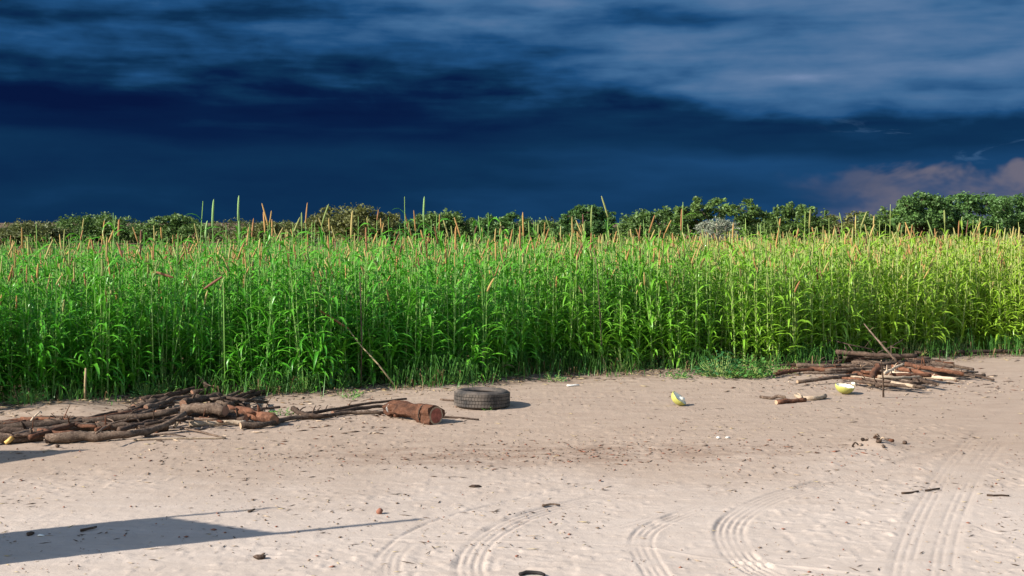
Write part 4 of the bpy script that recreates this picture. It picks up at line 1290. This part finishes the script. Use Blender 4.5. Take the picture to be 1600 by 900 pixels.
tangle('dry_grass', 'dry brown grass at the foot of the millet', 3000, 'dryleaf', .20)
tangle('green_grass', 'short green grass at the foot of the millet', 9000, 'weed', .34)

# ------------------------------------------------------------------ what casts the shadows from the left, just outside the picture
def shack():
    off = 2.0 / math.tan(SUN_E)
    s1, s2 = G(270, 812), G(440, 835)
    p1 = Vector((s1.x - u2[0] * off, s1.y - u2[1] * off, 0)); p2 = Vector((s2.x - u2[0] * off, s2.y - u2[1] * off, 0))
    root = empty('shack', p1)
    ax = (p2 - p1); wdt = ax.length; ax.normalize()
    bk = Vector((-u2[0], -u2[1], 0))
    dp = 1.1
    for (a, b) in ((Vector(), ax * wdt), (bk * dp, bk * dp + ax * wdt), (Vector(), bk * dp), (ax * wdt, ax * wdt + bk * dp)):
        mb = MB(); n = 36
        t = (b - a); nn = Vector((-t.y, t.x, 0)).normalized()
        V = []
        for i in range(n + 1):
            q = a + t * i / n + nn * (.012 * math.sin(i * 1.57))
            V += [q, q + Vector((0, 0, 2.0))]
        mb.add(V, [(2 * i, 2 * i + 2, 2 * i + 3, 2 * i + 1) for i in range(n)])
        mb.obj('wall_sheet', M['iron'], root)
    mb = MB()
    mb.box(ax * wdt * .5 + bk * dp * .5 + Vector((0, 0, 1.985)), (.02, .02, .02))
    c = [Vector((0, 0, 1.97)), ax * wdt + Vector((0, 0, 1.97)), ax * wdt + bk * dp + Vector((0, 0, 1.97)), bk * dp + Vector((0, 0, 1.97))]
    mb = MB(); mb.add(c + [q + Vector((0, 0, .02)) for q in c], [(3, 2, 1, 0), (4, 5, 6, 7), (0, 1, 5, 4), (1, 2, 6, 5), (2, 3, 7, 6), (3, 0, 4, 7)])
    mb.obj('roof', M['iron'], root, smooth=False)
    for q, h, rr in ((Vector(), 2.40, .018), (ax * wdt, 2.55, .026)):
        mb = MB(); q = q - bk * .04
        mb.tube([q - Vector((0, 0, .1)), q + Vector((.01, 0, h * .5)), q + Vector((0, .01, h))], [rr * 1.5, rr * 1.2, rr], 8, jit=.05)
        mb.obj('corner_pole', M['bark'], root)
    return tag(root, 'narrow iron shack with two tall corner poles, outside the picture at left', 'shack')
shack()

def granary():
    hh = 2.4; off = hh / math.tan(SUN_E)
    s = G(138, 703)
    root = empty('granary', (s.x - u2[0] * off, s.y - u2[1] * off, 0))
    mb = MB(); mb.lathe([(.001, .42), (.55, .42), (.70, .8), (.70, 1.3), (.55, 1.5)], 24); mb.obj('wall', M['mud'], root)
    mb = MB(); mb.lathe([(.88, 1.25), (.6, 1.62), (.30, 1.98), (.10, 2.24), (.02, 2.4), (.001, 2.4)], 28); mb.obj('thatch_roof', M['thatch'], root)
    for k in range(5):
        a = 6.283 * k / 5
        mb = MB(); mb.tube([(.5 * math.cos(a), .5 * math.sin(a), -.1), (.48 * math.cos(a), .48 * math.sin(a), .45)], [.045, .04], 8, jit=.06)
        mb.obj('leg', M['bark'], root)
    return tag(root, 'small thatched mud granary on stilts, outside the picture at left', 'granary')
granary()
